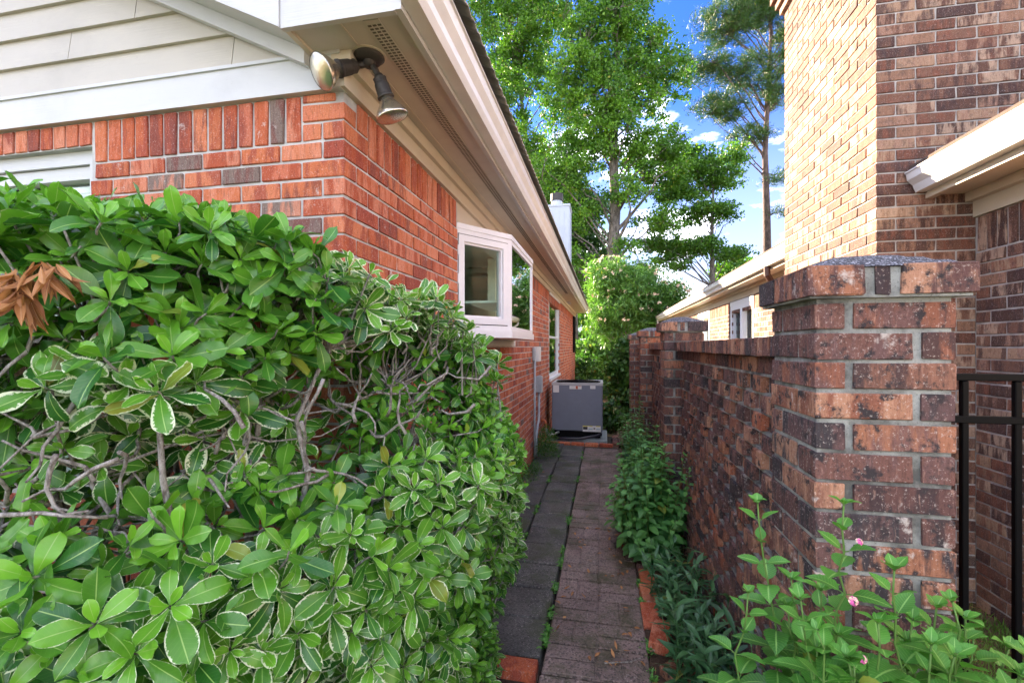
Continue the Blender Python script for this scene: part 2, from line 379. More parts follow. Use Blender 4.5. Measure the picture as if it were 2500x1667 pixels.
def leaf_mat(name,dark,bright,margin=None,rib=(.35,.5,.12),rough=.32,trans=.25,ribw=.05,vein=.35,coat=0):
    """lv.r = age tone, lv.g = width of cream margin, lv.b = random"""
    m,n,l,b=mat(name); at=n.new('ShaderNodeAttribute'); at.attribute_name='lv'; sp=n.new('ShaderNodeSeparateColor'); l.new(at.outputs['Color'],sp.inputs[0])
    uv=n.new('ShaderNodeUVMap'); su=n.new('ShaderNodeSeparateXYZ'); l.new(uv.outputs[0],su.inputs[0])
    c=mixc(n,l,sp.outputs[0],dark,bright)
    g=n.new('ShaderNodeNewGeometry'); f=noise(n,l,g.outputs['Position'],55,3,.6); c=mixc(n,l,math_(n,l,'MULTIPLY',f,.5),c,mixc(n,l,.5,dark,c))
    au=math_(n,l,'ABSOLUTE',math_(n,l,'MULTIPLY_ADD',su.outputs[0],2.0)); n[au.node.name].inputs[0].links[0].from_node.inputs[2].default_value=-1
    if vein:
        w=math_(n,l,'MULTIPLY_ADD',au,-1.9); w.node.inputs[2].default_value=0; ph=math_(n,l,'ADD',math_(n,l,'MULTIPLY',su.outputs[1],11.0),w)
        fr=math_(n,l,'PINGPONG',ph,.5); vm=ramp(n,l,fr,[(0,(1,1,1)),(.10,(0,0,0))]); c=mixc(n,l,math_(n,l,'MULTIPLY',vm,vein),c,rib)
    c=mixc(n,l,ramp(n,l,sp.outputs[2],[(.985,(0,0,0)),(.99,(.6,.6,.6))]),c,(.42,.36,.05)); bs=noise(n,l,g.outputs['Position'],38,5,.7); c=mixc(n,l,ramp(n,l,bs,[(.70,(0,0,0)),(.75,(.6,.6,.6))]),c,(.10,.07,.02))
    c=mixc(n,l,ramp(n,l,au,[(ribw,(1,1,1)),(ribw*1.9,(0,0,0))]),c,rib)
    if margin is not None:
        rag=noise(n,l,g.outputs['Position'],180,3,.7)
        # distance from the outline: side and tip
        tip=math_(n,l,'MULTIPLY',math_(n,l,'SUBTRACT',su.outputs[1],.80,True),4.6)
        ed=math_(n,l,'MAXIMUM',au,tip)
        th=math_(n,l,'SUBTRACT',1.03,math_(n,l,'MULTIPLY',sp.outputs[1],.42))
        ed2=math_(n,l,'ADD',ed,math_(n,l,'MULTIPLY',math_(n,l,'SUBTRACT',rag,.5),math_(n,l,'MULTIPLY',sp.outputs[1],1.5)))
        dd=math_(n,l,'MULTIPLY',math_(n,l,'SUBTRACT',ed2,th),14.0,True)
        c=mixc(n,l,dd,c,margin)
    l.new(c,b.inputs['Base Color']); b.inputs['Roughness'].default_value=rough; b.inputs['Specular IOR Level'].default_value=.55
    if coat: b.inputs['Coat Weight'].default_value=coat; b.inputs['Coat Roughness'].default_value=.15
    tl=n.new('ShaderNodeBsdfTranslucent'); l.new(mixc(n,l,1.0,c,(1.0,1.15,.55),'MULTIPLY'),tl.inputs[0])
    ms=n.new('ShaderNodeMixShader'); ms.inputs[0].default_value=trans; l.new(b.outputs[0],ms.inputs[1]); l.new(tl.outputs[0],ms.inputs[2]); l.new(ms.outputs[0],n['Material Output'].inputs[0])
    return m
M_PITT=leaf_mat('pittosporum leaf',(.030,.145,.018),(.22,.54,.035),(.72,.78,.52),rib=(.32,.52,.13),rough=.30,trans=.26,ribw=.030,vein=.10)
M_LANT=leaf_mat('lantana leaf',(.03,.13,.025),(.125,.38,.045),None,rib=(.30,.55,.14),rough=.45,trans=.3,vein=.5)
M_LANT2=leaf_mat('path lantana leaf',(.035,.16,.045),(.18,.46,.09),None,rib=(.12,.30,.12),rough=.45,trans=.25,vein=.25)  # lighter, cooler green for the bushes farther along the path
M_LANCE=leaf_mat('lance leaf',(.04,.13,.05),(.11,.28,.09),None,rib=(.09,.18,.08),rough=.4,trans=.2,vein=0)
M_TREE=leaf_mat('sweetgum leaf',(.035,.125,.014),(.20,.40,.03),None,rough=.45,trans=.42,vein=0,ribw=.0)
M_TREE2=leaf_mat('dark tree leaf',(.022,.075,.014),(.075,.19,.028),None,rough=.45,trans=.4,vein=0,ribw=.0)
M_PINE=leaf_mat('pine needle',(.018,.062,.010),(.08,.18,.022),None,rough=.5,trans=.2,vein=0,ribw=.0)
M_OLE=leaf_mat('oleander leaf',(.045,.15,.022),(.18,.36,.05),None,rib=(.3,.5,.2),rough=.4,trans=.35,vein=0)
M_DRY=leaf_mat('dry brown leaf',(.22,.075,.022),(.62,.30,.11),None,rib=(.6,.35,.18),rough=.6,trans=.2,vein=.2)
M_PETAL=plain('pink petal',(.72,.12,.38),.6,bumpd=0); M_PETALC=plain('cream petal',(.85,.66,.48),.6,bumpd=0); M_PETALY=plain('orange petal',(.8,.35,.08),.6,bumpd=0)
M_GRASS=leaf_mat('lawn blade',(.12,.28,.03),(.34,.52,.10),None,rough=.6,trans=.3,vein=0,ribw=0)
M_FERN=leaf_mat('fine fern leaf',(.03,.10,.015),(.10,.25,.035),None,rough=.5,trans=.3,vein=0,ribw=0)
def lawn_mat():
    m,n,l,b=mat('lawn soil'); g=n.new('ShaderNodeNewGeometry'); P=g.outputs['Position']
    a=noise(n,l,P,1.3,5,.6); c=mixc(n,l,ramp(n,l,a,[(.4,(0,0,0)),(.6,(1,1,1))]),(.20,.115,.06),(.10,.16,.04)); f=noise(n,l,P,90,4,.7)
    c=mixc(n,l,ramp(n,l,f,[(.45,(0,0,0)),(.6,(1,1,1))]),c,(.16,.10,.05)); l.new(c,b.inputs['Base Color']); b.inputs['Roughness'].default_value=1; bump(n,l,b,f,.8,.02); return m
M_LAWN=lawn_mat()

# ------------------------------------------------------------------ leaves
PROF={
 'pitt':lambda t: np.where(t<.62,.07+.93*np.power(np.sin(np.pi/2*np.clip(t/.62,0,1)),1.5), np.sqrt(np.clip(1-np.power(np.clip((t-.62)/.38,0,1),2.5),0.03,1))),
 'ovate':lambda t: np.power(np.clip(np.sin(np.pi*np.power(np.clip(t,0,1),.72)),0,1),.85),
 'lance':lambda t: np.power(np.clip(np.sin(np.pi*np.power(np.clip(t,0,1),.85)),0,1),1.0),
 'plain':lambda t: np.where((t<.05)|(t>.95),.12,1.0)}
def unit(a): return a/(np.linalg.norm(a,axis=-1,keepdims=True)+1e-9)
def leaves(acc,o,T,Nn,L,W,bend,fold,prof,nt=7,nu=5,col=None,serr=0,wave=0,m=0):
    o=np.asarray(o,float).reshape(-1,3); k=len(o)
    T=unit(np.broadcast_to(T,(k,3)).astype(float)); Nn=np.broadcast_to(Nn,(k,3)).astype(float)
    B=unit(np.cross(Nn,T)); Nn=unit(np.cross(T,B))
    L=np.broadcast_to(L,(k,)).astype(float); W=np.broadcast_to(W,(k,)).astype(float); bend=np.broadcast_to(bend,(k,)).astype(float); fold=np.broadcast_to(fold,(k,)).astype(float)
    ts=np.linspace(0,1,nt); ts=1-(1-ts)**1.45 if prof=='pitt' else ts; us=np.linspace(-1,1,nu); w=PROF[prof](ts)
    w[0]=max(w[0],.06); w[-1]=max(w[-1],.20 if prof=='pitt' else .03)
    if serr: w=w*(1+serr*np.where(np.arange(nt)%2,1,-1)); w[-1]=.03
    tt,uu=np.meshgrid(ts,us,indexing='ij'); ww=np.broadcast_to(w[:,None],tt.shape) if prof!='plain' else np.broadcast_to(np.linspace(1,.35,nt)[:,None],tt.shape)
    ph=RNG.uniform(0,6.28,(k,1,1))
    # arc bending towards -N
    a=bend[:,None,None]*tt[None]; X=np.where(np.abs(bend)[:,None,None]>1e-3, np.sin(a)/np.where(np.abs(bend)<1e-3,1,bend)[:,None,None], tt[None]); Z=-(1-np.cos(a))/np.where(np.abs(bend)<1e-3,1,bend)[:,None,None]
    tipin=(1-.05*(uu**2)*np.clip((tt-.8)/.2,0,1)) if prof=='pitt' else 1.0
    X=X*tipin
    side=uu[None]*ww[None]*W[:,None,None]/2; lift=fold[:,None,None]*np.abs(side)+wave*W[:,None,None]*np.sin(tt[None]*9+ph+uu[None]*1.5)*np.abs(uu[None])
    P=o[:,None,None,:]+T[:,None,None,:]*(X*L[:,None,None])[...,None]+Nn[:,None,None,:]*(Z*L[:,None,None]+lift)[...,None]+B[:,None,None,:]*side[...,None]
    nv=nt*nu; V=P.reshape(-1,3)
    q0=np.array([(i*nu+j,(i+1)*nu+j,(i+1)*nu+j+1,i*nu+j+1) for i in range(nt-1) for j in range(nu-1)])
    Q=(q0[None]+np.arange(k)[:,None,None]*nv).reshape(-1,4)
    UV=np.tile(np.stack([uu.ravel()*.5+.5,tt.ravel()],1),(k,1))
    if col is None: col=np.stack([RNG.random(k),np.zeros(k),RNG.random(k),np.ones(k)],1)
    C=np.repeat(np.asarray(col,float),nv,axis=0)
    acc.add(V,Q,uv=UV,c=C,m=m)
def rand_dir(k):
    v=RNG.normal(size=(k,3)); return unit(v)
def frame(a):
    a=unit(np.asarray(a,float)); h=np.array([0,0,1.0]) if abs(a[2])<.9 else np.array([1.0,0,0]); b=unit(np.cross(h,a)); return a,b,np.cross(a,b)

# ------------------------------------------------------------------ bricks
CRS=.0677; BL=.194; BT=.092; BH=.0575; JT=CRS-BH; LEN=BL+JT
class Bricks:
    def __init__(s): s.b=[]
    def add(s,x0,x1,y0,y1,z0,z1,key='brick',tilt=0,vis=1.0): s.b.append((x0,x1,y0,y1,z0,z1,key,tilt,vis))
    def run(s,axis,face,sgn,a0,a1,z0,nc,start=0,off=0.0,proud=.004,depth=BT,skip=None,key='brick',vis=1.0,corner0=None,corner1=None,parity=0):
        """courses of stretchers along an axis: axis 'x' -> face is y=face looking sgn; axis 'y' -> face x=face.
        corner0/1 = bond at ends: odd courses begin with a header-long bat"""
        for c in range(start,start+nc):
            z=z0+c*CRS; odd=(c+parity)%2
            a=a0; first=True
            if corner0 is not None: ln=corner0[odd]
            else: ln=BL if not odd else BL/2-JT/2
            while a<a1-1e-6:
                l_=ln if first else BL
                b=a+l_
                if a1-b<.05: b=a1
                b=min(b,a1)
                if a1-b<.10 and b<a1: b=a1-JT-.05 if a1-b>.04 else a1
                if not (skip and skip((a+b)/2,z+BH/2)):
                    pr=proud+random.uniform(-.0015,.0025)
                    if sgn<0: f0,f1=face-pr,face+depth
                    else: f0,f1=face-depth,face+pr
                    dz=random.uniform(-.001,.001)
                    if axis=='x': s.add(a,b,f0,f1,z+dz,z+BH+dz,key,vis=vis)
                    else: s.add(f0,f1,a,b,z+dz,z+BH+dz,key,vis=vis)
                a=b+JT; first=False
    def soldiers(s,axis,face,sgn,a0,a1,z0,h,proud=.006,key='brick',vis=1.0,skip=None):
        n=max(1,round((a1-a0+JT)/CRS)); st=(a1-a0+JT)/n
        for i in range(n):
            a=a0+i*st; b=a+st-JT
            if skip and skip((a+b)/2,z0+h/2): continue
            pr=proud+random.uniform(-.001,.002)
            f0,f1=(face-pr,face+BT) if sgn<0 else (face-BT,face+pr)
            if axis=='x': s.add(a,b,f0,f1,z0,z0+h,key,vis=vis)
            else: s.add(f0,f1,a,b,z0,z0+h,key,vis=vis)
    def emit(s,parent,mat_o,mat_s,limit=300,name='brick',rest='brickwork',minpx=0,parents=None,bev=.0022,far=9.0):
        sc=[]
        for i,b in enumerate(s.b):
            cx,cy,cz=(b[0]+b[1])/2,(b[2]+b[3])/2,(b[4]+b[5])/2; p=uv_px(cx,cy,cz)
            if p is None or not(-60<p[0]<2560 and -60<p[1]<1727): sc.append(-1.0); continue
            sc.append(((b[1]-b[0])+(b[3]-b[2]))*(b[5]-b[4])/p[2]**2*b[8])
        order=np.argsort(-np.array(sc)); cache={}; acc={}
        for rank,i in enumerate(order):
            x0,x1,y0,y1,z0,z1,key,tilt,vis=s.b[i]; par=parents[key] if parents else parent
            c=((x0+x1)/2,(y0+y1)/2,(z0+z1)/2)
            if rank<limit and sc[i]>0:
                dk=(round(x1-x0,2),round(y1-y0,2),round(z1-z0,3),random.randrange(3))
                me=cache.get(dk)
                if me is None:
                    a=Acc(); hx,hy,hz=dk[0]/2,dk[1]/2,dk[2]/2; v,q,t=bevel_box(-hx,hx,-hy,hy,-hz,hz,bev); v=v+RNG.uniform(-.0016,.0016,v.shape); a.add(v,q,t)
                    me=a.mesh(name); me.materials.append(mat_o); cache[dk]=me
                o=bpy.data.objects.new(name,me); COL.objects.link(o); o.parent=par; pl=wloc(par); o.location=(c[0]-pl[0],c[1]-pl[1],c[2]-pl[2])
                o.scale=((x1-x0)/dk[0],(y1-y0)/dk[1],(z1-z0)/dk[2]); o.rotation_euler=(random.gauss(0,.004),random.gauss(0,.004),random.gauss(0,.005)+tilt)
            else:
                a=acc.setdefault(par.name,(par,Acc()))[1]; col=np.array([random.random(),0,random.random(),1])
                p=uv_px(*c); near=p is not None and p[2]<far
                a.box(x0,x1,y0,y1,z0,z1,c=col,b=.0022 if near else 0)
        for par,a in acc.values(): a.build(rest,mat_s,par,kind='stuff')

# ================================================================== SETTING: ground, bed, path
a=Acc(); a.box(-150,150,-30,220,-.6,-.02); g_=a.build('ground',M_LAWN); g_['kind']='structure'
a=Acc(); a.box(.20,.95,-.2,9,-.015,.012); a.box(-3.2,-.29,-.2,2.05,-.015,.010); o=a.build('planting_bed',M_SOIL); o['kind']='structure'
a=Acc(); a.box(-.905,.20,2.05,7.6,-.015,.006); path=a.build('path',plain('path grit',(.022,.02,.015),.95,70,.5,bumpd=.01)); path['kind']='structure'; WL[path.name]=(0,0,0)
def piece(parent,mesh,name,loc,rot=(0,0,0),scale=(1,1,1)):
    o=bpy.data.objects.new(name,mesh); COL.objects.link(o); o.parent=parent; pl=wloc(parent); o.location=tuple(l-p for l,p in zip(loc,pl)); o.rotation_euler=rot; o.scale=scale; return o
def slab_plain():
    a=Acc(); v,q,t=bevel_box(-.1455,.1455,-.1455,.1455,-.05,0,.007); a.add(v,q,t); me=a.mesh('slab'); me.materials.append(M_SLAB); return me
sl=slab_plain()
for col,x in enumerate((-.435,-.737)):
    y=2.235-(.12*col)
    while y<6.75:
        piece(path,sl,'slab',(x+random.uniform(-.004,.004),y,.045+random.uniform(-.004,.004)),(random.uniform(-.01,.01),random.uniform(-.01,.01),random.uniform(-.008,.008)))
        y+=.3035
def slab_patt(W=.470,D=.405):
    a=Acc(); a.box(-W/2,W/2,-D/2,D/2,-.05,-.007,b=.003)
    g=.009
    for i in (0,1):
        for j in (0,1):
            cx0=-W/2+i*W/2; cy0=-D/2+j*D/2
            for k in (0,1):
                if (i+j)%2: x0,x1,y0,y1=cx0+k*W/4,cx0+(k+1)*W/4,cy0,cy0+D/2
                else: x0,x1,y0,y1=cx0,cx0+W/2,cy0+k*D/4,cy0+(k+1)*D/4
                a.box(x0+g/2,x1-g/2,y0+g/2,y1-g/2,-.0075,0,b=.0025)
    me=a.mesh('slab'); me.materials.append(M_SLABP); return me
sp_=slab_patt(); y=1.78
while y<6.7:
    piece(path,sp_,'slab',(-.040+random.uniform(-.004,.004),y,.048+random.uniform(-.005,.005)),(random.uniform(-.012,.012),random.uniform(-.012,.012),random.uniform(-.008,.008)),(1,1,1)); y+=.412
# brick borders of the path
bed=tag(Acc().box(-.9,.3,6.72,6.95,-.014,.012).build('path_border',M_SOIL),kind='structure'); WL[bed.name]=(0,0,0)
def single_brick(m,dx=BL,dy=BT,dz=.055):
    a=Acc(); v,q,t=bevel_box(-dx/2,dx/2,-dy/2,dy/2,-dz/2,dz/2,.006); v=v+RNG.uniform(-.002,.002,v.shape); a.add(v,q,t); me=a.mesh('brick'); me.materials.append(m); return me
br_r=single_brick(SOLID['red']); br_g=single_brick(SOLID['gar'])
for i in range(5): piece(bed,br_r,'brick',(-.80+i*.205,6.80,.028),(random.uniform(-.03,.03),random.uniform(-.03,.03),random.uniform(-.05,.05)))
for i in range(3): piece(bed,br_g,'brick',(.16,6.95+i*.21,.03),(0,0,1.57+random.uniform(-.1,.1)))
for i in range(4): piece(bed,br_r,'brick',(-1.0+i*.203,2.005,.035),(0,0,random.uniform(-.03,.03)))
edg=tag(Acc().box(.205,.275,1.5,6.6,-.013,.018).build('bed_edging',M_SOIL),kind='structure'); WL[edg.name]=(0,0,0)
y=1.72
while y<5.6:
    rz=1.57+random.uniform(-.12,.12)
    if abs(y-2.25)>.18: piece(edg,br_r if random.random()<.6 else br_g,'brick',(.252+random.uniform(-.012,.012),y,.022+random.uniform(-.008,.01)),(random.uniform(-.12,.12),random.uniform(-.15,.15),rz))
    y+=.205

# ================================================================== LEFT HOUSE
XW=-.912; YF=1.47
lh=thing('brick_house','red brick house with cream gable siding and white eaves along the left of the path','house',(-2.5,5,0)); 
def part(acc,name,m,par,**k): return acc.build(name,m,par,**k)
# masonry core (mortar) with openings left as recesses
BAY0,BAY1,BZ0,BZ1=2.741,4.58,H+.06,H+.80
W20,W21,W2Z0,W2Z1=7.6,9.35,H-.55,H+.87
YE=14.4
a=Acc()
def yzwall(a,x0,x1,y0,y1,z0,z1,holes):
    ys=sorted({y0,y1,*[h[0] for h in holes],*[h[1] for h in holes]}); zs=sorted({z0,z1,*[h[2] for h in holes],*[h[3] for h in holes]})
    for i in range(len(ys)-1):
        for j in range(len(zs)-1):
            cy,cz=(ys[i]+ys[i+1])/2,(zs[j]+zs[j+1])/2
            if any(h[0]<cy<h[1] and h[2]<cz<h[3] for h in holes): continue
            a.box(x0,x1,ys[i],ys[i+1],zs[j],zs[j+1])
yzwall(a,XW-.20,XW,YF+.11,YE,0,H+.907,[(BAY0,BAY1,BZ0,BZ1+.2),(W20,W21,W2Z0,W2Z1)])
WX1=-2.036; WX0=-4.2
def xzwall(a,y0,y1,x0,x1,z0,z1,holes):
    xs=sorted({x0,x1,*[h[0] for h in holes],*[h[1] for h in holes]}); zs=sorted({z0,z1,*[h[2] for h in holes],*[h[3] for h in holes]})
    for i in range(len(xs)-1):
        for j in range(len(zs)-1):
            cx,cz=(xs[i]+xs[i+1])/2,(zs[j]+zs[j+1])/2
            if any(h[0]<cx<h[1] and h[2]<cz<h[3] for h in holes): continue
            a.box(xs[i],xs[i+1],y0,y1,zs[j],zs[j+1])
xzwall(a,YF,YF+.11,-8.1,XW,0,H+.907,[(WX0,WX1,.9,H+.81)])
part(a,'wall',M_MORT,lh)
BL0,BT0=BL,BT; BL,BT=.160,.076
B=Bricks()
zsold=H+.907-BL-.004                      # soldiers stand on the course below
nc=int(round((zsold-JT)/CRS)); zb=zsold-nc*CRS
cf=(BL,BT)      # alternating corner bond seen on the front; side gets the opposite
top2=[zsold,zsold+CRS]
# front face: run from the corner to the left (mirrored)
def front(c0,c1):
    for c in range(c0,c1):
        z=zb+c*CRS; odd=c%2; b=XW; first=True
        while b>-4.9:
            ln=(BL if odd else BT) if first else BL
            x0=b-ln
            if not(z+BH>.9 and z<H+.81 and WX0<(x0+b)/2<WX1):
                xx0=x0
                if z+BH>.9 and z<H+.81 and x0<WX1<b: xx0=WX1
                if first:   # the corner brick also shows on the side wall: its end is flush there
                    B.add(xx0,b+.006,YF-.006,YF+(BT if odd else BL),z,z+BH)
                else: B.add(xx0,b,YF-.006-random.uniform(-.001,.002),YF+BT,z,z+BH)
            b=x0-JT; first=False
front(0,nc)
B.add(XW-BL,XW+.006,YF-.007,YF+BT,zsold+CRS,zsold+CRS+BH)
B.add(XW-BT,XW+.006,YF-.007,YF+BL,zsold,zsold+BH); B.add(XW-BL,XW-BT-JT,YF-.006,YF+BT,zsold,zsold+BH)
B.add(XW-BL,XW-.03,YF-.005,YF+BT,zsold+2*CRS,H+.905)
B.soldiers('x',YF,-1,WX1-BT*.0+.02,XW-BL-JT,zsold,BL)
B.soldiers('x',YF,-1,-4.9,WX1-.0,H+.815,.088)
# side wall
sk=lambda y,z:(BAY0<y<BAY1 and BZ0-.03<z) or (W20-.02<y<W21+.02 and W2Z0-.02<z<W2Z1+.02)
for c in range(nc):
    z=zb+c*CRS; odd=c%2; y0=YF+(BT if odd else BL)+JT; y=y0; 
    while y<YE:
        yb=min(y+BL,YE)
        if y<BAY0<yb and z>BZ0-.05: yb=BAY0-.004
        if sk((y+yb)/2,z+BH/2):
            y=yb+JT; continue
        B.add(XW-BT,XW+.006+random.uniform(-.0015,.002),y,yb,z,z+BH,vis=1.0 if y<9 else .5); y=yb+JT
B.soldiers('y',XW,1,YF+BL+JT,YE,zsold,BL,skip=lambda y,z:sk(y,z) and (BAY0<y<BAY1))
B.add(XW-BT,XW+.006,YF+BT+JT,YF+BL,zsold+CRS,H+.905)

# only front bricks above the hedge are visible: prefer them
B.b=[(*b[:8],b[8]*(1.0 if (b[4]>1.35 or b[3]>2.0) else .12)) for b in B.b]
B.emit(lh,SOLID['red'],SOLID['red_s'],300)
BL,BT=BL0,BT0
# trim and siding on the gable
a=Acc(); a.box(-8.1,XW+.004,YF-.028,YF+.02,H+.907,H+1.030); a.box(-8.1,XW+.004,YF-.036,YF-.02,H+1.024,H+1.036); part(a,'frieze_board',M_WHITE,lh)
RS=.50   # roof slope
zroof=lambda x: H+1.19+(-.46-x)*RS if x>-4.5 else H+1.19+(4.04)*RS-( -4.5-x)*RS
for k in range(14):
    z0=H+1.036+k*.119; z1=z0+.128
    # clip to the roof slope
    xr=min(XW-.07,-.56-(z1-H-1.05)/RS); xl=-9+.56-.06+ (z1-H-1.05)/RS
    if xr<=xl: break
    a=Acc(); xe_=min(xr+.25,XW); xj=-1.35-1.1*((k*37)%10)/10; pf=[(YF+.02,z0),(YF-.030,z0),(YF-.014,z1),(YF+.02,z1)]
    if xl<xj-.1<xj+.1<xe_: extrude(a,pf,xl,xj-.0015,axis='x'); part(a,'siding_board',M_SIDING,lh); a=Acc(); extrude(a,pf,xj+.0015,xe_,axis='x')
    else: extrude(a,pf,xl,xe_,axis='x')
    a.n and None; part(a,'siding_board',M_SIDING,lh)
# soffit, vent strip, frieze on the side
ZS=H+1.035; XE=-.626; YB=1.283; XB=-1.02
a=Acc(); a.box(XB+.01,XE,YB+.02,YE,ZS,ZS+.015); part(a,'soffit',M_SOFFIT,lh)
a=Acc(); a.box(XB,XB+.018,YB+.022,YF-.03,ZS-.012,ZS+.12); a.box(-.835,-.828,YB+.03,YE,ZS-.003,ZS); part(a,'soffit_trim',M_CREAM,lh)
a=Acc(); a.box(XW-.03,XW+.022,YF-.03,YE+.01,H+.909,ZS-.001); a.box(XW+.022,XW+.045,YF-.03,YE+.01,H+.975,ZS-.002); part(a,'side_frieze',M_CREAM,lh)
a=Acc(); a.box(-.752,-.700,YB+.04,YE,ZS-.004,ZS-.0005,m=0)
y=YB+.06
while y<9:
    for dx in (0,.017,.034): a.box(-.748+dx,-.748+dx+.012,y,y+.0075,ZS-.0052,ZS-.0042,m=1)  # dark slivers for the vent openings, their shade put into the colour
    y+=.0155
part(a,'soffit_vent',[M_SOFFIT,M_DARK],lh)
# box return, fascia, rake
a=Acc(); pq=[(XE,ZS-.016),(XE,zroof(XE)-.03),(XB,zroof(XB)-.03),(XB,ZS-.016)]
a.add([(x_,y_,z_) for y_ in (YB,YB+.02) for x_,z_ in pq],[(0,1,2,3),(7,6,5,4),(0,4,5,1),(1,5,6,2),(2,6,7,3),(3,7,4,0)])
part(a,'fascia_return',M_WHITE,lh)
a=Acc(); a.box(XE,XE+.022,YB,YE,ZS-.014,ZS+.13); part(a,'fascia_board',M_WHITE,lh)
def rake(sgn):
    a=Acc()
    for (yy0,yy1,zo,zt) in ((YB-.006,YB+.016,-.450,-.02),(YB+.016,YF-.03,-.436,-.424),(YF-.066,YF-.032,-.49,-.4365)):
        xs=(-1.022,-4.5) if sgn>0 else (-8.0,-4.5)
        V=[]
        for yv in (yy0,yy1):
            for x_ in xs:
                for dz in (zo,zt): V.append((x_,yv,zroof(x_)+dz))
        Q=[(0,1,3,2),(4,6,7,5),(0,4,5,1),(2,3,7,6),(0,2,6,4),(1,5,7,3)]; a.add(V,Q)
    return a
part(rake(1),'rake_board',M_WHITE,lh); part(rake(-1),'rake_board',M_WHITE,lh)
# gutter (ogee) with end cap
gp=[(XE+.024,ZS+.005),(XE+.075,ZS+.005),(XE+.088,ZS+.03),(XE+.092,ZS+.055),(XE+.112,ZS+.085),(XE+.118,ZS+.118),(XE+.125,ZS+.122),(XE+.125,ZS+.130),(XE+.108,ZS+.130),(XE+.100,ZS+.09),(XE+.078,ZS+.055),(XE+.072,ZS+.014),(XE+.024,ZS+.014)]
a=Acc(); n_=len(gp)
V=[(p[0],YB-.01,p[1]) for p in gp]+[(p[0],YE,p[1]) for p in gp]; a.add(V,[(i,(i+1)%n_,n_+(i+1)%n_,n_+i) for i in range(n_)])
V=[(p[0],YB-.01,p[1]) for p in gp[:9]]+[(XE+.024,YB-.01,ZS+.13)]; a.add(V,None,[(0,i+1,i) for i in range(1,9)])
gut=part(a,'gutter',M_GUTTER,lh)
# corrugated roof sheet, open edge over the gutter
a=Acc(); ny=int((YE+.2-1.22)/.02); ys=np.linspace(1.22,YE+.2,ny); 
for (xa,xb) in ((-.470,-4.5),(-8.5,-4.5)):
    for th in (0,):
        w=.007*np.sin(ys*2*math.pi/.076)
        V=[]; 
        for x_ in (xa,xb):
            for dz in (.0,-.006):
                V.append(np.stack([np.full(ny,x_),ys,zroof(x_)+w+dz],1))
        V=np.concatenate(V); i=np.arange(ny-1)
        top=np.stack([i,i+1,2*ny+i+1,2*ny+i],1); bot=np.stack([ny+i,3*ny+i,3*ny+i+1,ny+i+1],1); e=np.stack([i,ny+i,ny+i+1,i+1],1)
        a.add(V,np.concatenate([top,bot,e]))
a.box(-4.6,-4.4,1.2,YE+.2,zroof(-4.5)-.01,zroof(-4.5)+.03)
roof=part(a,'roof',M_TAUPE,lh,smooth=False)
# far gable and back walls so the house is closed
a=Acc(); a.box(-8.1,XW-.21,YE-.1,YE-.002,0,ZS); a.box(-8.1,-8.0,YF+.11,YE-.1,0,ZS+.1); part(a,'rear_wall',M_MORT,lh)
# front window with slatted blind
wf=thing; a=Acc()
a.box(WX0,WX1,YF+.03,YF+.10,H+.755,H+.81); a.box(WX1-.055,WX1,YF+.03,YF+.10,.9,H+.755); a.box(WX0,WX1,YF+.02,YF+.10,.88,.94); a.box(WX0,WX0+.055,YF+.03,YF+.1,.94,H+.755)
a.box(WX0,WX1,YF+.045,YF+.09,H+.700,H+.752)
fr=part(a,'window',M_WHITE,lh); WL[fr.name]=(0,0,0); fr.matrix_parent_inverse=Matrix.Translation(-Vector(wloc(lh)))
def sub(acc,name,m,par,**k):
    o=acc.build(name,m,None,**k); o.parent=par; return o
sub(Acc().box(WX0+.05,WX1-.05,YF+.075,YF+.08,.94,H+.71),'pane',M_GLASS,fr)
zz=H+.69
while zz>1.2:
    sub(Acc().box(WX0+.06,WX1-.06,YF+.10,YF+.125,zz-.022,zz),'slat',M_CREAM,fr); zz-=.03
sub(Acc().box(WX0+.05,WX1-.05,YF+.14,YF+.15,.9,H+.75),'curtain',M_WHITE,fr)
# bay window: near side light, front light, far side light
OX=-.649; Y1_,Y2_=3.154,4.14; z0,z1=H+.088,H+.774
fp=[(XW-.02,BAY0),(OX,Y1_),(OX,Y2_),(XW-.02,BAY1)]
def quadprism(a,p,q,off0,off1,s0,s1,zz0,zz1,m=0):
    """box along segment p-q between fractions/metres s0..s1, offset outward off0..off1"""
    p=np.array(p);q=np.array(q);t=(q-p);L=np.linalg.norm(t);t/=L;n_=np.array([t[1],-t[0]])
    s1_=L+s1 if s1<=0 else s1
    V=[]
    for zv in (zz0,zz1):
        for (s_,o_) in ((s0,off0),(s1_,off0),(s1_,off1),(s0,off1)):
            w=p+t*s_+n_*o_; V.append((w[0],w[1],zv))
    a.add(V,[(3,2,1,0),(4,5,6,7),(0,1,5,4),(1,2,6,5),(2,3,7,6),(3,0,4,7)],m=m)
a=Acc()
poly=lambda e:[(XW-.02,BAY0-e),(OX+e*.9,Y1_-e*.6),(OX+e*.9,Y2_+e*.6),(XW-.02,BAY1+e)]
def slabpoly(a,P,za,zb_,m=0):
    n=len(P); V=[(x,y,za) for x,y in P]+[(x,y,zb_) for x,y in P]; a.add(V,[(i,(i+1)%n,n+(i+1)%n,n+i) for i in range(n)]+([(3,2,1,0),(4,5,6,7)] if n==4 else []),m=m)
slabpoly(a,poly(.012),z0-.03,z0+.022); slabpoly(a,poly(.006),z1-.022,z1+.012)
bay=part(a,'window',M_VINYL,lh)
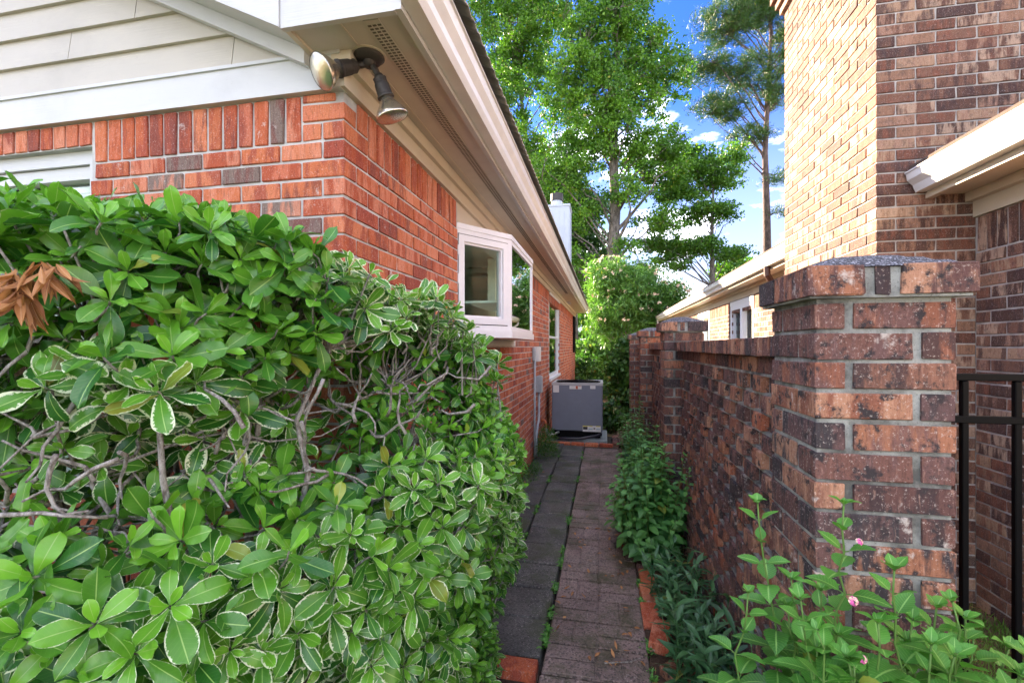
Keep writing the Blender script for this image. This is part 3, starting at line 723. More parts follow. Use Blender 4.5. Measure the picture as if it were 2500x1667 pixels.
def sash(p,q,w_out,w_in,near):
    L=math.dist(p,q)
    a=Acc(); za,zb_=z0+.022,z1-.022
    quadprism(a,p,q,-.06,.0,0,w_out,za,zb_); quadprism(a,p,q,-.06,.0,L-w_out,L,za,zb_); quadprism(a,p,q,-.06,.0,w_out,L-w_out,za,za+.03); quadprism(a,p,q,-.06,.0,w_out,L-w_out,zb_-.03,zb_)
    sub(a,'frame',M_VINYL,bay)
    if near:   # opening casement sash, 4 mm shadow gap, set slightly proud
        a=Acc(); g=.006; s0,s1=w_out+g,L-w_out-g; c0,c1=za+.03+g,zb_-.03-g
        for (o0,o1,e0,e1) in ((-.05,.006,0,w_in),(-.05,-.008,w_in,w_in+.014)):
            quadprism(a,p,q,o0,o1,s0+e0,s0+e1,c0+e0,c1-e0); quadprism(a,p,q,o0,o1,s1-e1,s1-e0,c0+e0,c1-e0); quadprism(a,p,q,o0,o1,s0+e1,s1-e1,c0+e0,c0+e1); quadprism(a,p,q,o0,o1,s0+e1,s1-e1,c1-e1,c1-e0)
        sub(a,'casement',M_VINYL,bay)
        a=Acc(); quadprism(a,p,q,-.06,-.052,w_out,L-w_out,za+.03,zb_-.03,0); 
        a2=Acc(); 
        for (q0,q1,q2,q3) in ((w_out,w_out+g,za+.03,zb_-.03),(L-w_out-g,L-w_out,za+.03,zb_-.03),(w_out,L-w_out,za+.03,za+.03+g),(w_out,L-w_out,zb_-.03-g,zb_-.03)): quadprism(a2,p,q,-.045,-.004,q0,q1,q2,q3)
        sub(a2,'gap_shade',M_BLACK,bay)  # black strips fill the sash gap, its shade put into the colour
        a=Acc(); quadprism(a,p,q,-.032,-.028,s0+w_in+.012,s1-w_in-.012,c0+w_in+.012,c1-w_in-.012); sub(a,'pane',M_GLASS,bay)
        a=Acc()
        for zf in (.18,.5,.82): quadprism(a,p,q,.0,.010,w_out-.004,w_out+.004,c0+(c1-c0)*zf-.03,c0+(c1-c0)*zf+.03)
        sub(a,'hinge',M_VINYL,bay)
    else:
        a=Acc(); quadprism(a,p,q,-.014,-.010,w_out,L-w_out,za+.03,zb_-.03); sub(a,'pane',M_GLASS,bay)
sash(fp[0],fp[1],.03,.042,True); sash(fp[1],fp[2],.035,.0,False); sash(fp[2],fp[3],.03,.042,False)
# panel above the bay, trim below
a=Acc(); a.box(XW-.05,XW+.0,BAY0+.004,BAY1-.004,z1+.014,H+.907); part(a,'head_panel',M_CREAM,lh)
a=Acc(); a.box(XW-.03,XW+.016,BAY0+.02,BAY1,BZ0-.06,z0-.032); part(a,'apron_board',M_WHITE,lh)
# room behind the bay
a=Acc(); a.box(-1.75,-1.70,2.3,5.4,.9,2.5); a.box(-1.75,XW-.2,2.0,2.04,.9,2.5); a.box(-1.75,XW-.2,5.3,5.34,.9,2.5); a.box(-1.75,XW-.2,2.04,5.3,2.42,2.46); a.box(-1.75,XW-.2,2.04,5.3,.9,.94)
a.box(-1.0,-.70,3.15,4.1,H+.31,H+.325,m=0); a.box(XW-.19,XW-.02,BAY0+.01,BAY1-.01,z0-.03,z0-.001)
a.box(XW-.10,XW-.03,4.30,4.36,z0,z1); a.box(XW-.10,XW-.03,3.9,3.93,z0,z1); a.box(-1.69,-1.65,3.2,3.27,1.0,2.4); a.box(-1.69,-1.65,4.2,4.27,1.0,2.4); a.box(-1.69,-1.65,3.27,4.2,2.30,2.38)
part(a,'room_lining',M_ROOM,lh)
# tall side window
a=Acc()
for (y0_,y1_,zz0,zz1) in ((W20,W20+.16,W2Z0,W2Z1),(W21-.07,W21,W2Z0,W2Z1),(W20+.07,W21-.07,W2Z1-.06,W2Z1),(W20+.07,W21-.07,W2Z0,W2Z0+.06),(W20+.07,W21-.07,(W2Z0+W2Z1)/2-.02,(W2Z0+W2Z1)/2+.02)):
    a.box(XW-.07,XW-.015,y0_,y1_,zz0,zz1,b=.003)
a.box(XW-.09,XW+.03,W20-.02,W21+.02,W2Z0-.04,W2Z0+.001); a.box(XW-.02,XW+.02,W20-.03,W21+.03,W2Z1-.002,W2Z1+.05)
w2=part(a,'window',M_VINYL,lh); sub(Acc().box(XW-.05,XW-.045,W20+.07,W21-.07,W2Z0+.06,W2Z1-.06),'pane',M_GLASS,w2)
sub(Acc().box(XW-.14,XW-.12,W20,W21,W2Z0,W2Z1),'curtain',M_ROOM,w2)
# rear window frame at the far corner
a=Acc(); a.box(XW-.01,XW+.06,13.3,13.36,1.3,2.35); a.box(XW-.01,XW+.06,13.7,13.76,1.3,2.35); a.box(XW-.01,XW+.06,13.36,13.7,1.3,1.36); part(a,'shutter',M_BLACK,lh)
# metal flue chase
CX0,CX1,CY=-1.411,-.80,10.6; ztop=H+3.25
a=Acc(); a.box(CX0,CX1,CY,CY+.62,2.5,ztop); fl=part(a,'chimney',M_METALW,lh)
a=Acc()
for i in range(6): a.box(CX0+i*(CX1-CX0)/5-.006,CX0+i*(CX1-CX0)/5+.006,CY-.012,CY,2.5,ztop-.03)
for i in range(1,5): a.box(CX1,CX1+.012,CY+i*.125-.005,CY+i*.125+.005,2.5,ztop-.03)
sub(a,'seam',M_METALW,fl)
sub(Acc().box(CX0-.02,CX1+.02,CY-.02,CY+.64,ztop,ztop+.05,b=.005),'cap',M_METALW,fl)
a=Acc(); lathe(a,(-1.12,CY+.3,ztop+.05),(0,0,1),[(0,.001),(0,.135),(.15,.13),(.15,.12),(.2,.12)],18); lathe(a,(-1.12,CY+.3,ztop+.22),(0,0,1),[(0,.02),(0,.155),(.16,.15),(.18,.10),(.18,.001)],18,m=1); sub(a,'flue',[M_METALW,M_BRONZE],fl,smooth=False)

# floodlight under the soffit
FX,FY=-.823,1.49
fl_=thing('floodlight','twin bulb floodlight fixture fixed under the eave at the brick corner','light fixture',(FX,FY,ZS))
rv=np.array([CA,SA,0]); fw=np.array([-SA,CA,0]); zu=np.array([0,0,1.0])
a=Acc(); lathe(a,(FX,FY,ZS-.001),(0,0,-1),[(0,.001),(0,.052),(.006,.054),(.012,.046),(.020,.040),(.022,.001)],24); lathe(a,(FX,FY,ZS-.02),(0,0,-1),[(0,.022),(.018,.02),(.02,.001)],12); part(a,'mounting_plate',M_BRONZE,fl_,smooth=True)
a=Acc(); lathe(a,(FX,FY,ZS),(0,0,-1),[(0,.060),(.003,.060),(.004,.05)],24); part(a,'gasket_ring',M_CREAM,fl_)
def lamp(j0,j1,axis,face):
    ax=np.array(axis,float); ax/=np.linalg.norm(ax); j0=np.array(j0);j1=np.array(j1)
    a=Acc(); a.tube([j0,(j0+j1)/2,j1],[.010,.012,.009],8); lathe(a,j1-ax*.006,ax,[(-.004,.001),(-.002,.014),(.008,.018),(.012,.024),(.016,.023),(.03,.024),(.034,.026),(.070,.027),(.074,.030),(.080,.030),(.082,.02)],18); 
    part(a,'lamp_holder',M_BRONZE,fl_,smooth=False)
    b0=j1+ax*.070; a=Acc(); lathe(a,b0,ax,[(0,.020),(.012,.024),(.030,.036),(.050,.050),(.062,.056),(.068,.0575)],26); lathe(a,b0+ax*.068,ax,[(0,.0575),(.003,.059),(.006,.0575)],26)
    bb=part(a,'bulb',M_BULB,fl_,smooth=True)
    a=Acc(); lathe(a,b0+ax*.0735,ax,[(0,.056),(.003,.05),(.007,.034),(.009,.018),(.010,.001)],26); o=a.build('lens',M_LENS,None,smooth=True); o.parent=bb; o.matrix_parent_inverse=Matrix.Identity(4)
p0=np.array([FX,FY,ZS-.03])
axA=rv*(-.62)+fw*(-.62)+zu*(-.52); lamp(p0+rv*-.01,p0-rv*.045-fw*.01-zu*.012,axA,1)
axB=rv*.30+fw*.12+zu*(-.92); lamp(p0+rv*.01,p0+rv*.035+zu*-.045,axB,1)

# ================================================================== RIGHT HOUSE
rh=thing('brick_house','brown multitone brick house with a tall brick chimney on the right','house',(4,6,0))
CX,CY0,CY1,HX=1.596,3.105,4.51,2.097; YR=16.4; ZBt=H+.74; ZS2=H+.88
W3=[(7.06,8.28),(9.85,11.0)]
a=Acc(); yzwall(a,HX,HX+.2,-1.0,YR,0,ZBt+.1,[(y0,y1,1.1,H+.66) for y0,y1 in W3]); part(a,'wall',M_MORT2,rh)
a=Acc(); a.box(CX,HX-.001,CY0,CY1,0,4.75); a.box(HX-.001,HX+.3,CY0,CY1,2.0,4.75)
ch=part(a,'chimney',M_MORT2,rh); WL[ch.name]=(0,0,0)
B=Bricks(); nch=int(4.72/CRS)
for c in range(nch):
    z=.01+c*CRS; odd=c%2; cor=z>4.45; e=.03*min(3,max(0,int((z-4.40)/CRS))) if cor else 0
    # front face (looking -y): from the corner to the right
    x=CX-e; first=True
    end=HX-.004 if z<2.55 else HX+.3
    while x<end-.02:
        ln=(BL if odd else BT) if first else BL; x1=min(x+ln,end)
        if first: B.add(x-.006,x1,CY0-.006-e,CY0+(BT if odd else BL),z,z+BH,'ch')
        else: B.add(x,x1,CY0-.006-e-random.uniform(-.001,.002),CY0+BT,z,z+BH,'ch')
        x=x1+JT; first=False
    y=CY0+(BT if odd else BL)+JT
    while y<CY1-.02+e:
        y1=min(y+BL,CY1+e)
        if CY1+e-y1<.05: y1=CY1+e
        B.add(CX-.006-e-random.uniform(-.001,.002),CX+BT,y,y1,z,z+BH,'ch',vis=1.0 if z>1.6 else .05); y=y1+JT
sk2=lambda y,z: any(a_-.01<y<b_+.01 and 1.1<z<H+.67 for a_,b_ in W3)
ncw=int(round((ZBt-BL-.004)/CRS)); zsw=ZBt-BL-.004; zb2=zsw-ncw*CRS
for c in range(ncw):
    z=zb2+c*CRS; odd=c%2; y=CY0-.012
    while y>1.0:       # near wall, from the chimney towards the camera
        y0=y-(BL if (y<CY0-.02 or odd) else BT); B.add(HX-.006-random.uniform(-.001,.002),HX+BT,y0,y,z,z+BH,'w'); y=y0-JT
    y=CY1+.01+(0 if odd else -BL/2)
    if z>1.15 or True:
        while y<YR:
            y1=min(y+BL,YR)
            if y1>CY1+.02 and not sk2((y+y1)/2,z+BH/2): B.add(HX-.006-random.uniform(-.001,.002),HX+BT,max(y,CY1+.01),y1,z,z+BH,'w',vis=.5 if z>1.4 else .02)
            y=y1+JT
B.soldiers('y',HX,-1,1.0,CY0-.02,zsw,BL,key='w'); B.soldiers('y',HX,-1,CY1+.02,YR,zsw,BL,key='w',vis=.3)
B.emit(rh,SOLID['tan'],SOLID['tan_s'],300,parents={'ch':ch,'w':rh})
# roof, gutter, soffit in two stretches either side of the chimney
XG=1.73
a=Acc(); 
for (ya,yb_) in ((-1,CY0-.012),(CY1+.012,YR+.3)):
    a.box(HX-.022,HX+.005,ya,yb_,ZBt,ZS2)
part(a,'frieze_board',M_CREAM,rh)
a=Acc()
for (ya,yb_) in ((-1,CY0-.012),(CY1+.012,YR+.3)):
    a.box(XG+.11,HX+.01,ya,yb_,ZS2,ZS2+.014); a.box(XG+.11,XG+.15,ya,yb_,ZS2-.018,ZS2)
    a.box(HX-.06,HX-.022,ya,yb_,ZS2-.05,ZS2)
part(a,'soffit',M_CREAM,rh)
gp2=[(XG+.115,ZS2+.02),(XG+.055,ZS2+.02),(XG+.045,ZS2+.045),(XG+.04,ZS2+.06),(XG+.012,ZS2+.09),(XG+.006,ZS2+.128),(XG,ZS2+.132),(XG,ZS2+.14),(XG+.02,ZS2+.14),(XG+.022,ZS2+.10),(XG+.055,ZS2+.065),(XG+.06,ZS2+.03),(XG+.115,ZS2+.03)]
for (ya,yb_) in ((-1,CY0-.02),(CY1+.02,YR+.3)):
    a=Acc(); V=[(p[0],ya,p[1]) for p in gp2]+[(p[0],yb_,p[1]) for p in gp2]; n_=len(gp2); a.add(V,[(i,n_+i,n_+(i+1)%n_,(i+1)%n_) for i in range(n_)])
    for yy in (ya,yb_):
        V=[(p[0],yy,p[1]) for p in gp2[:9]]+[(XG+.115,yy,ZS2+.14)]; a.add(V,None,[(0,i,i+1) for i in range(1,9)])
    a.box(XG+.115,XG+.135,ya,yb_,ZS2-.016,ZS2+.155)
    part(a,'gutter',M_GUTTER,rh)
a=Acc()
for (ya,yb_,xa) in ((-1,CY0-.012,XG+.03),(CY1+.012,YR+.4,XG+.03),(CY0-.012,CY1+.012,HX+.02)):
    xb=6.5; V=[]
    for yv in (ya,yb_):
        for (x_,dz) in ((xa,0),(xa,.028),(xb,.028),(xb,0)): V.append((x_,yv,ZS2+.15+(x_-XG-.03)*.42+dz))
    a.add(V,[(0,1,2,3),(7,6,5,4),(0,4,5,1),(1,5,6,2),(3,2,6,7),(0,3,7,4)])
xb=6.5; V=[]
for yv in (-1,YR+.4): 
    for (x_,z_) in ((6.5,0),(11.0,-1.9)): V.append((x_,yv,ZS2+.178+(6.5-XG-.03)*.42+z_))
a.add(V,[(0,1,3,2)])
part(a,'roof',M_SHING,rh)
a=Acc(); a.box(HX+.2,10.6,YR-.1,YR-.002,0,ZS2+.1); a.box(HX+.2,10.6,-1,-.9,0,ZS2+.1); part(a,'rear_wall',M_MORT2,rh)
for y0,y1 in W3:
    a=Acc(); zt=H+.66; ym=(y0+y1)/2
    for (p,q,r_,s_) in ((y0,y0+.07,1.1,zt),(y1-.07,y1,1.1,zt),(ym-.05,ym+.05,1.1,zt),(y0+.07,ym-.05,zt-.07,zt),(ym+.05,y1-.07,zt-.07,zt),(y0,y1,1.06,1.12)): a.box(HX-.012,HX+.05,p,q,r_,s_,b=.003)
    a.box(HX-.016,HX+.01,y0,y1,zt+.001,zt+.07)
    for (p,q) in ((y0+.07,ym-.05),(ym+.05,y1-.07)):
        for (e0,e1,f0,f1) in ((p,p+.035,1.12,zt-.07),(q-.035,q,1.12,zt-.07),(p+.035,q-.035,zt-.105,zt-.07)): a.box(HX+.012,HX+.054,e0,e1,f0,f1)
    wd=part(a,'window',M_VINYL,rh); sub(Acc().box(HX+.055,HX+.06,y0+.1,y1-.1,1.12,zt-.1),'pane',M_GLASS,wd); sub(Acc().box(HX+.075,HX+.085,y0+.02,y1-.02,1.1,zt-.02),'curtain',M_ROOM,wd)
def rect_pipe(a,pts,w,d): a.tube(pts,[w]*len(pts),4)
a=Acc(); a.tube([(XG+.07,5.62,ZS2+.02),(XG+.07,5.62,ZS2-.07),(XG+.20,5.75,ZS2-.22),(HX-.05,5.95,ZS2-.33),(HX-.045,6.0,ZS2-.45),(HX-.045,6.0,.1)],.036,6); part(a,'downspout',M_BROWN,rh)
a=Acc(); a.tube([(XG+.07,YR,ZS2+.02),(XG+.07,YR,ZS2-.08),(HX-.1,YR-.1,ZS2-.25),(HX-.045,YR-.1,ZS2-.4),(HX-.045,YR-.1,.1)],.04,6); part(a,'downspout',M_GUTTER,rh)

# ================================================================== GARDEN WALL with piers
gw=thing('garden_wall','low weathered brick garden wall with capped square piers right of the path','wall',(.6,4,0))
PW=.274; PIL=[(.468,1.15),(.43,3.5),(.41,5.5),(.395,7.45)]; XP=.565
B=Bricks(); piers={}; CAPS=[]
NP=int(round((H+.107)/CRS)); zp=H+.107-NP*CRS
for k,(px,py) in enumerate(PIL):
    a=Acc(); a.box(px+.006,px+PW-.006,py+.006,py+PW-.006,0,H+.107); a.box(px-.018,px+PW+.018,py-.018,py+PW+.018,H+.107,H+.173)
    p_=part(a,'pier',M_MORTG,gw); WL[p_.name]=(0,0,0); p_.matrix_parent_inverse=Matrix.Translation(-Vector(wloc(gw)))
    piers[k]=p_; key='p%d'%k
    hl=PW-BL-.018
    for c in range(NP):
        z=zp+c*CRS; odd=c%2; j=.016; vis=1.0 if k==0 else .8
        # front row: stretcher + bat, alternating; sides likewise
        if odd:
            B.add(px,px+BL,py,py+BT,z,z+BH,key,vis=vis); B.add(px+BL+j,px+PW,py,py+BL,z,z+BH,key,vis=vis)
            B.add(px,px+BT,py+BT+j,py+PW,z,z+BH,key,vis=vis); B.add(px+BT+j,px+PW,py+BL+j,py+PW,z,z+BH,key,vis=.05)
        else:
            B.add(px,px+hl,py,py+BL,z,z+BH,key,vis=vis); B.add(px+hl+j,px+PW,py,py+BT,z,z+BH,key,vis=vis)
            B.add(px,px+BL,py+BL+j,py+PW,z,z+BH,key,vis=vis*.8); B.add(px+BL+j,px+PW,py+BT+j,py+PW,z,z+BH,key,vis=.05)
    e=.026; z=H+.112; X0,X1,Y0,Y1=px-e,px+PW+e,py-e,py+PW+e; zc=z+BH+.008
    B.add(X0,X0+.115,Y0,Y0+.20,z,zc,key); B.add(X0+.135,X0+.165,Y0+.004,Y0+BT,z,zc,key); B.add(X0+.185,X1,Y0,Y0+BT,z,zc,key)
    B.add(X0,X0+BT,Y0+.215,Y1,z,zc,key); B.add(X0+BT+.01,X1,Y1-BT,Y1,z,zc,key,vis=.1); B.add(X1-BT,X1,Y0+BT+.012,Y1-BT-.012,z,zc,key,vis=.1)
    # domed mortar cap
    a=Acc(); n=10; V=[];Q=[]
    for i in range(n+1):
        for j_ in range(n+1):
            u,v=i/n*2-1,j_/n*2-1; hgt=.048*(1-max(abs(u),abs(v))**2*.98)*(1-.25*(u*u+v*v)/2)
            V.append((px+PW/2+u*(PW/2+.026),py+PW/2+v*(PW/2+.026),zc-.004+hgt+random.uniform(-.001,.001)))
    for i in range(n):
        for j_ in range(n): Q.append((i*(n+1)+j_,(i+1)*(n+1)+j_,(i+1)*(n+1)+j_+1,i*(n+1)+j_+1))
    a.add(V,Q); CAPS.append((a.mesh('cap',True),k))
mcap,n,l,b=mat('speckled mortar cap'); g=n.new('ShaderNodeNewGeometry'); v=n.new('ShaderNodeTexVoronoi'); v.inputs['Scale'].default_value=330; l.new(g.outputs['Position'],v.inputs['Vector']); s_=n.new('ShaderNodeSeparateColor'); l.new(v.outputs['Color'],s_.inputs[0])
c=ramp(n,l,s_.outputs[0],[(0,(.03,.032,.04)),(.45,(.10,.105,.12)),(.72,(.35,.36,.40)),(.86,(.05,.05,.06))],'CONSTANT'); l.new(c,b.inputs['Base Color']); b.inputs['Roughness'].default_value=.9; bump(n,l,b,noise(n,l,g.outputs['Position'],120,5,.7),.7,.003)
for me,k in CAPS:
    me.materials.append(mcap); o=bpy.data.objects.new('cap',me); COL.objects.link(o); o.parent=piers[k]
# panels: alternate bricks set proud of the wall face
cop={}
for k in range(3):
    ya=PIL[k][1]+PW; yb_=PIL[k+1][1]; ZC=H-.032; npn=int((ZC-.004)/CRS)
    a=Acc(); a.box(XP+.001,XP+.085,ya+.002,yb_-.002,0,ZC); 
    for c in range(1,npn): a.box(XP-.014,XP+.02,ya+.004,yb_-.004,ZC-.006-c*CRS-.001,ZC-.006-c*CRS+JT-.001)
    pn=part(a,'wall_panel',M_MORTG,gw); WL[pn.name]=(0,0,0); pn.matrix_parent_inverse=Matrix.Translation(-Vector(wloc(gw)))
    key='n%d'%k; piers[key]=pn; st=BL/2+.012
    for c in range(npn):
        z=ZC-.006-(c+1)*CRS+JT; y=ya+.006; i=0
        while y<yb_-.03:
            y1=min(y+BT+.004,yb_-.006); proud=(i+c)%2==0
            if c==0:   # top course flush stretchers
                y1=min(y+BL,yb_-.006); x0=XP-.012
            else: x0=XP-.026 if proud else XP-.002
            B.add(x0+random.uniform(-.0015,.0015),XP+.095,y,y1,z,z+BH,key,tilt=0,vis=(1.0 if proud else .6)*(1 if k==0 else .6)*(1 if z>.45 else .4))
            y=y1+(JT if proud or c==0 else JT*.8); i+=1
    # coping: headers laid flat, butted tight
    a=Acc(); a.box(XP-.040,XP+.12,ya+.002,yb_-.002,ZC,H+.020); cp=part(a,'coping',M_MORTG,gw); WL[cp.name]=(0,0,0); cp.matrix_parent_inverse=Matrix.Translation(-Vector(wloc(gw))); piers['c%d'%k]=cp
    y=ya+.004
    while y<yb_-.03:
        y1=min(y+.057,yb_-.004); B.add(XP-.062+random.uniform(-.002,.002),XP+.135,y,y1,ZC-.001,H+.028+random.uniform(-.002,.002),'c%d'%k,vis=1.1 if k==0 else .7); y=y1+.006
pk={('p%d'%k):piers[k] for k in range(4)}; pk.update({k:v for k,v in piers.items() if isinstance(k,str)})
B.emit(gw,SOLID['gar'],SOLID['gar_s'],300,parents=pk)

# ================================================================== METAL GATE PANEL
gt=thing('metal_fence','black metal picket fence panel fixed to the near brick pier','fence',(1.1,1.36,0))
gy=1.36
for zc in (H-.078,H-.185,.16):
    part(Acc().box(PIL[0][0]+PW+.002,2.09,gy-.0095,gy+.0095,zc-.009,zc+.009,b=.002),'rail',M_BLACK,gt)
for i in range(10):
    x=.893+i*.112; z1=H-.0885
    for (za,zb_) in ((.06,.1495),(.1705,H-.1955),(H-.1745,H-.0885)): pass
    part(Acc().box(x-.0075,x+.0075,gy-.0075,gy+.0075,.05,H-.0875,b=.002),'picket',M_BLACK,gt)

# ================================================================== AIR CONDITIONER and services
ac=thing('air_conditioner','dark grey air conditioner condenser on a pad at the end of the path','air conditioner',(-.42,7.1,0))
ax0,ax1,ay0,ay1=-.80,-.03,7.02,7.72; az0,az1=.185,.90
a=Acc(); a.box(ax0,ax1,ay0,ay1,az0,az1,b=.012); body=part(a,'body',M_AC,ac)
a=Acc(); a.box(ax0+.03,ax1-.03,ay0+.03,ay1-.03,.085,az0); part(a,'base',M_BLACK,ac)
a=Acc(); 
for y_ in (ay0-.004,ay1-.03): a.box(ax0-.004,ax1+.004,y_,y_+.034,az1-.02,az1+.02,b=.003)
for x_ in (ax0-.004,ax1-.03): a.box(x_,x_+.034,ay0+.03,ay1-.03,az1-.019,az1+.019,b=.003)
part(a,'top_rim',M_AC2,ac)
a=Acc(); cx,cy=(ax0+ax1)/2,(ay0+ay1)/2; a.box(ax0+.03,ax1-.03,ay0+.03,ay1-.03,az1-.01,az1+.006); part(a,'top_panel',M_AC2,ac)
a=Acc()
for r_ in np.linspace(.05,.32,10):
    P=[(cx+r_*math.cos(t),cy+r_*math.sin(t),az1+.018+.02*(1-(r_/.32)**2)) for t in np.linspace(0,2*math.pi,33)]; a.tube(P,.0028,5,cap=False)
for t in np.linspace(0,2*math.pi,13)[:-1]: a.tube([(cx+.04*math.cos(t),cy+.04*math.sin(t),az1+.038),(cx+.33*math.cos(t),cy+.33*math.sin(t),az1+.014)],.003,5)
part(a,'fan_guard',M_BLACK,ac)
a=Acc(); lathe(a,(cx,cy,az1+.008),(0,0,1),[(0,.33),(.001,.001)],32); lathe(a,(cx,cy,az1+.009),(0,0,1),[(0,.325),(.012,.335),(.012,.345),(0,.35)],32); part(a,'fan_ring',M_BLACK,ac)
def sticker(x0,x1,z0_,z1_,m,blocks=()):
    a=Acc(); a.box(x0,x1,ay0-.002,ay0-.0005,z0_,z1_); ms=[m]
    for (bx0,bx1,bz0,bz1,bm) in blocks:
        ms.append(bm); w_,h_=x1-x0,z1_-z0_; a.box(x0+bx0*w_,x0+bx1*w_,ay0-.0034,ay0-.0022,z0_+bz0*h_,z0_+bz1*h_,m=len(ms)-1)
    part(a,'sticker',ms,ac)
SX=lambda p: ax0+(p-310)/(1300-310)*(ax1-ax0); SZ=lambda p: az1-(p-265)/(1185-265)*(az1-az0)
txt=[(.08,.92,.2+.12*i,.24+.12*i,M_INK) for i in range(5)]
sticker(SX(338),SX(452),SZ(432),SZ(292),M_PAPER,[(.1,.9,.15+.14*i,.17+.14*i,M_AC2) for i in range(6)])
sticker(SX(660),SX(895),SZ(362),SZ(298),M_PAPER,[(.52,.70,0.05,.95,M_PAPERO),(.60,.65,.2,.8,M_INK),(.74,.96,.78,.92,M_PAPERO)]+[(.04,.48,.2+.2*i,.24+.2*i,M_AC2) for i in range(4)]+[(.74,.96,.2+.2*i,.24+.2*i,M_AC2) for i in range(3)])
sticker(SX(1062),SX(1163),SZ(352),SZ(287),M_PAPER,[(.12,.88,.2+.2*i,.23+.2*i,M_AC2) for i in range(4)])
sticker(SX(918),SX(1265),SZ(1190),SZ(1075),M_PAPER,[(0,.28,.86,1,M_YEL),(.02,.27,.35,.82,M_INK),(.31,.55,.9,1,M_YEL),(.74,.97,.88,1,M_YEL),(.60,.70,.45,.65,M_INK),(.32,.55,.42,.5,M_TEAL),(.75,.97,.42,.5,M_TEAL)]+[(.31,.55,.1+.12*i,.13+.12*i,M_AC2) for i in range(3)]+[(.75,.97,.1+.12*i,.13+.12*i,M_AC2) for i in range(3)])
a=Acc(); a.box(-.88,.04,6.93,7.8,.0,.075,b=.012); tag(a.build('equipment_pad',M_PAD),'grey plastic equipment pad beneath the air conditioner','pad')
a=Acc(); a.tube([(-.05,7.0,.15),(-.12,6.95,.135),(-.25,6.91,.115),(-.36,6.89,.096),(-.5,6.88,.092),(-.68,6.87,.09),(-.8,6.95,.095)],.021,10); hz=a.build('drain_hose',M_RUBBER,smooth=True); tag(hz,'thick black hose lying across the front of the equipment pad','hose')
eb=thing('electrical_box','grey electrical boxes joined by conduit on the red brick side wall','electrical box',(XW+.05,5.9,0))
a=Acc(); a.box(XW+.008,XW+.09,5.84,5.97,H-.20,H-.01,b=.008); part(a,'meter_box',M_GUTTER,eb)
a=Acc(); a.box(XW+.008,XW+.04,5.74,5.83,H-.19,H-.02,b=.005); part(a,'box_cover',M_BOX,eb)
a=Acc(); a.box(XW+.008,XW+.09,6.02,6.14,H-.62,H-.40,b=.008); part(a,'disconnect_box',M_BOX,eb)
a=Acc(); a.tube([(XW+.03,5.80,H-.19),(XW+.03,5.80,.55),(XW+.03,5.80,.05)],.014,8); part(a,'conduit',M_BOX,eb,smooth=True)
a=Acc(); a.tube([(XW+.045,6.08,H-.62),(XW+.045,6.08,.62),(XW+.05,6.02,.5),(XW+.05,5.9,.42),(XW+.04,5.87,.30),(XW+.04,5.87,.04)],.017,8); part(a,'conduit',M_BOX,eb,smooth=True)
a=Acc(); a.tube([(XW+.01,6.55,.40),(XW+.05,6.55,.41),(XW+.075,6.56,.38),(XW+.08,6.58,.30)],.022,8); a.tube([(XW+.08,6.58,.30),(XW+.085,6.60,.22),(XW+.12,6.7,.17),(XW+.22,7.0,.16)],.016,8,m=1); tag(a.build('drain_pipe',[M_COPPER,M_GUTTER],smooth=True),'orange and white drain pipe elbow low on the wall by the air conditioner','pipe')

# ================================================================== HEDGE SHRUB (left foreground)
hg=thing('hedge_shrub','large glossy green shrub with some cream edged leaves filling the left foreground','shrub',(-1.3,1.0,0))
PL=np.array([(-2.7,.36),(-1.6,.46),(-.97,.60),(-.66,.93),(-.43,1.33),(-.36,1.72),(-.50,2.15),(-.86,2.42)])
ZT=np.array([1.80,1.79,1.73,1.725,1.61,1.40,1.20,.98])
seg=np.linalg.norm(np.diff(PL,axis=0),axis=1); cum=np.concatenate([[0],np.cumsum(seg)])
def plan(s):
    x=np.interp(s,cum,PL[:,0]); y=np.interp(s,cum,PL[:,1]); e=.12
    t=np.array([np.interp(s+e,cum,PL[:,0])-np.interp(s-e,cum,PL[:,0]),np.interp(s+e,cum,PL[:,1])-np.interp(s-e,cum,PL[:,1])]); t/=np.linalg.norm(t)
    return x,y,np.array([t[1],-t[0]]),np.interp(s,cum,ZT)
from mathutils import noise as mno
def fbm(x,y,z,s=1): return mno.noise(Vector((x*s,y*s,z*s)))
ros=[]   # (pos, axis, size, n leaves, tone, variegation)
grid={}
def far_enough(p,dmin):
    k=tuple((p/.06).astype(int))
    for dx in (-2,-1,0,1,2):
        for dy in (-2,-1,0,1,2):
            for dz in (-2,-1,0,1,2):
                for q in grid.get((k[0]+dx,k[1]+dy,k[2]+dz),()):
                    if np.linalg.norm(p-q)<dmin: return False
    grid.setdefault(k,[]).append(p); return True
def inwall(p): return (p[1]>YF-.02 and p[0]<XW+.03)
def varieg(p):
    x,y,z=p; v=.0
    if z<1.05: v=.46+.6*fbm(x,y,z,2.3)
    if z>1.5 and x>-.95 and y>1.05: v=.75
    if z<1.5 and x>-.62 and y>1.1: v=.38+.5*fbm(x,y,z+5,3)
    if 1.15<z<1.45 and x<-.8: v=.45+.6*fbm(x,y,z,3)
    return max(0.03,min(1,v+random.uniform(-.15,.2)))
def hollow(s,z,x,y):
    c=1.275+.05*math.sin(s*3.1)+.06*fbm(x,y,0,2.5); h=.12 if s<cum[3] else .19
    if s>cum[4]+.15: return False
    return abs(z-c)<h*(1 if s>.9 else .75)
tries=0
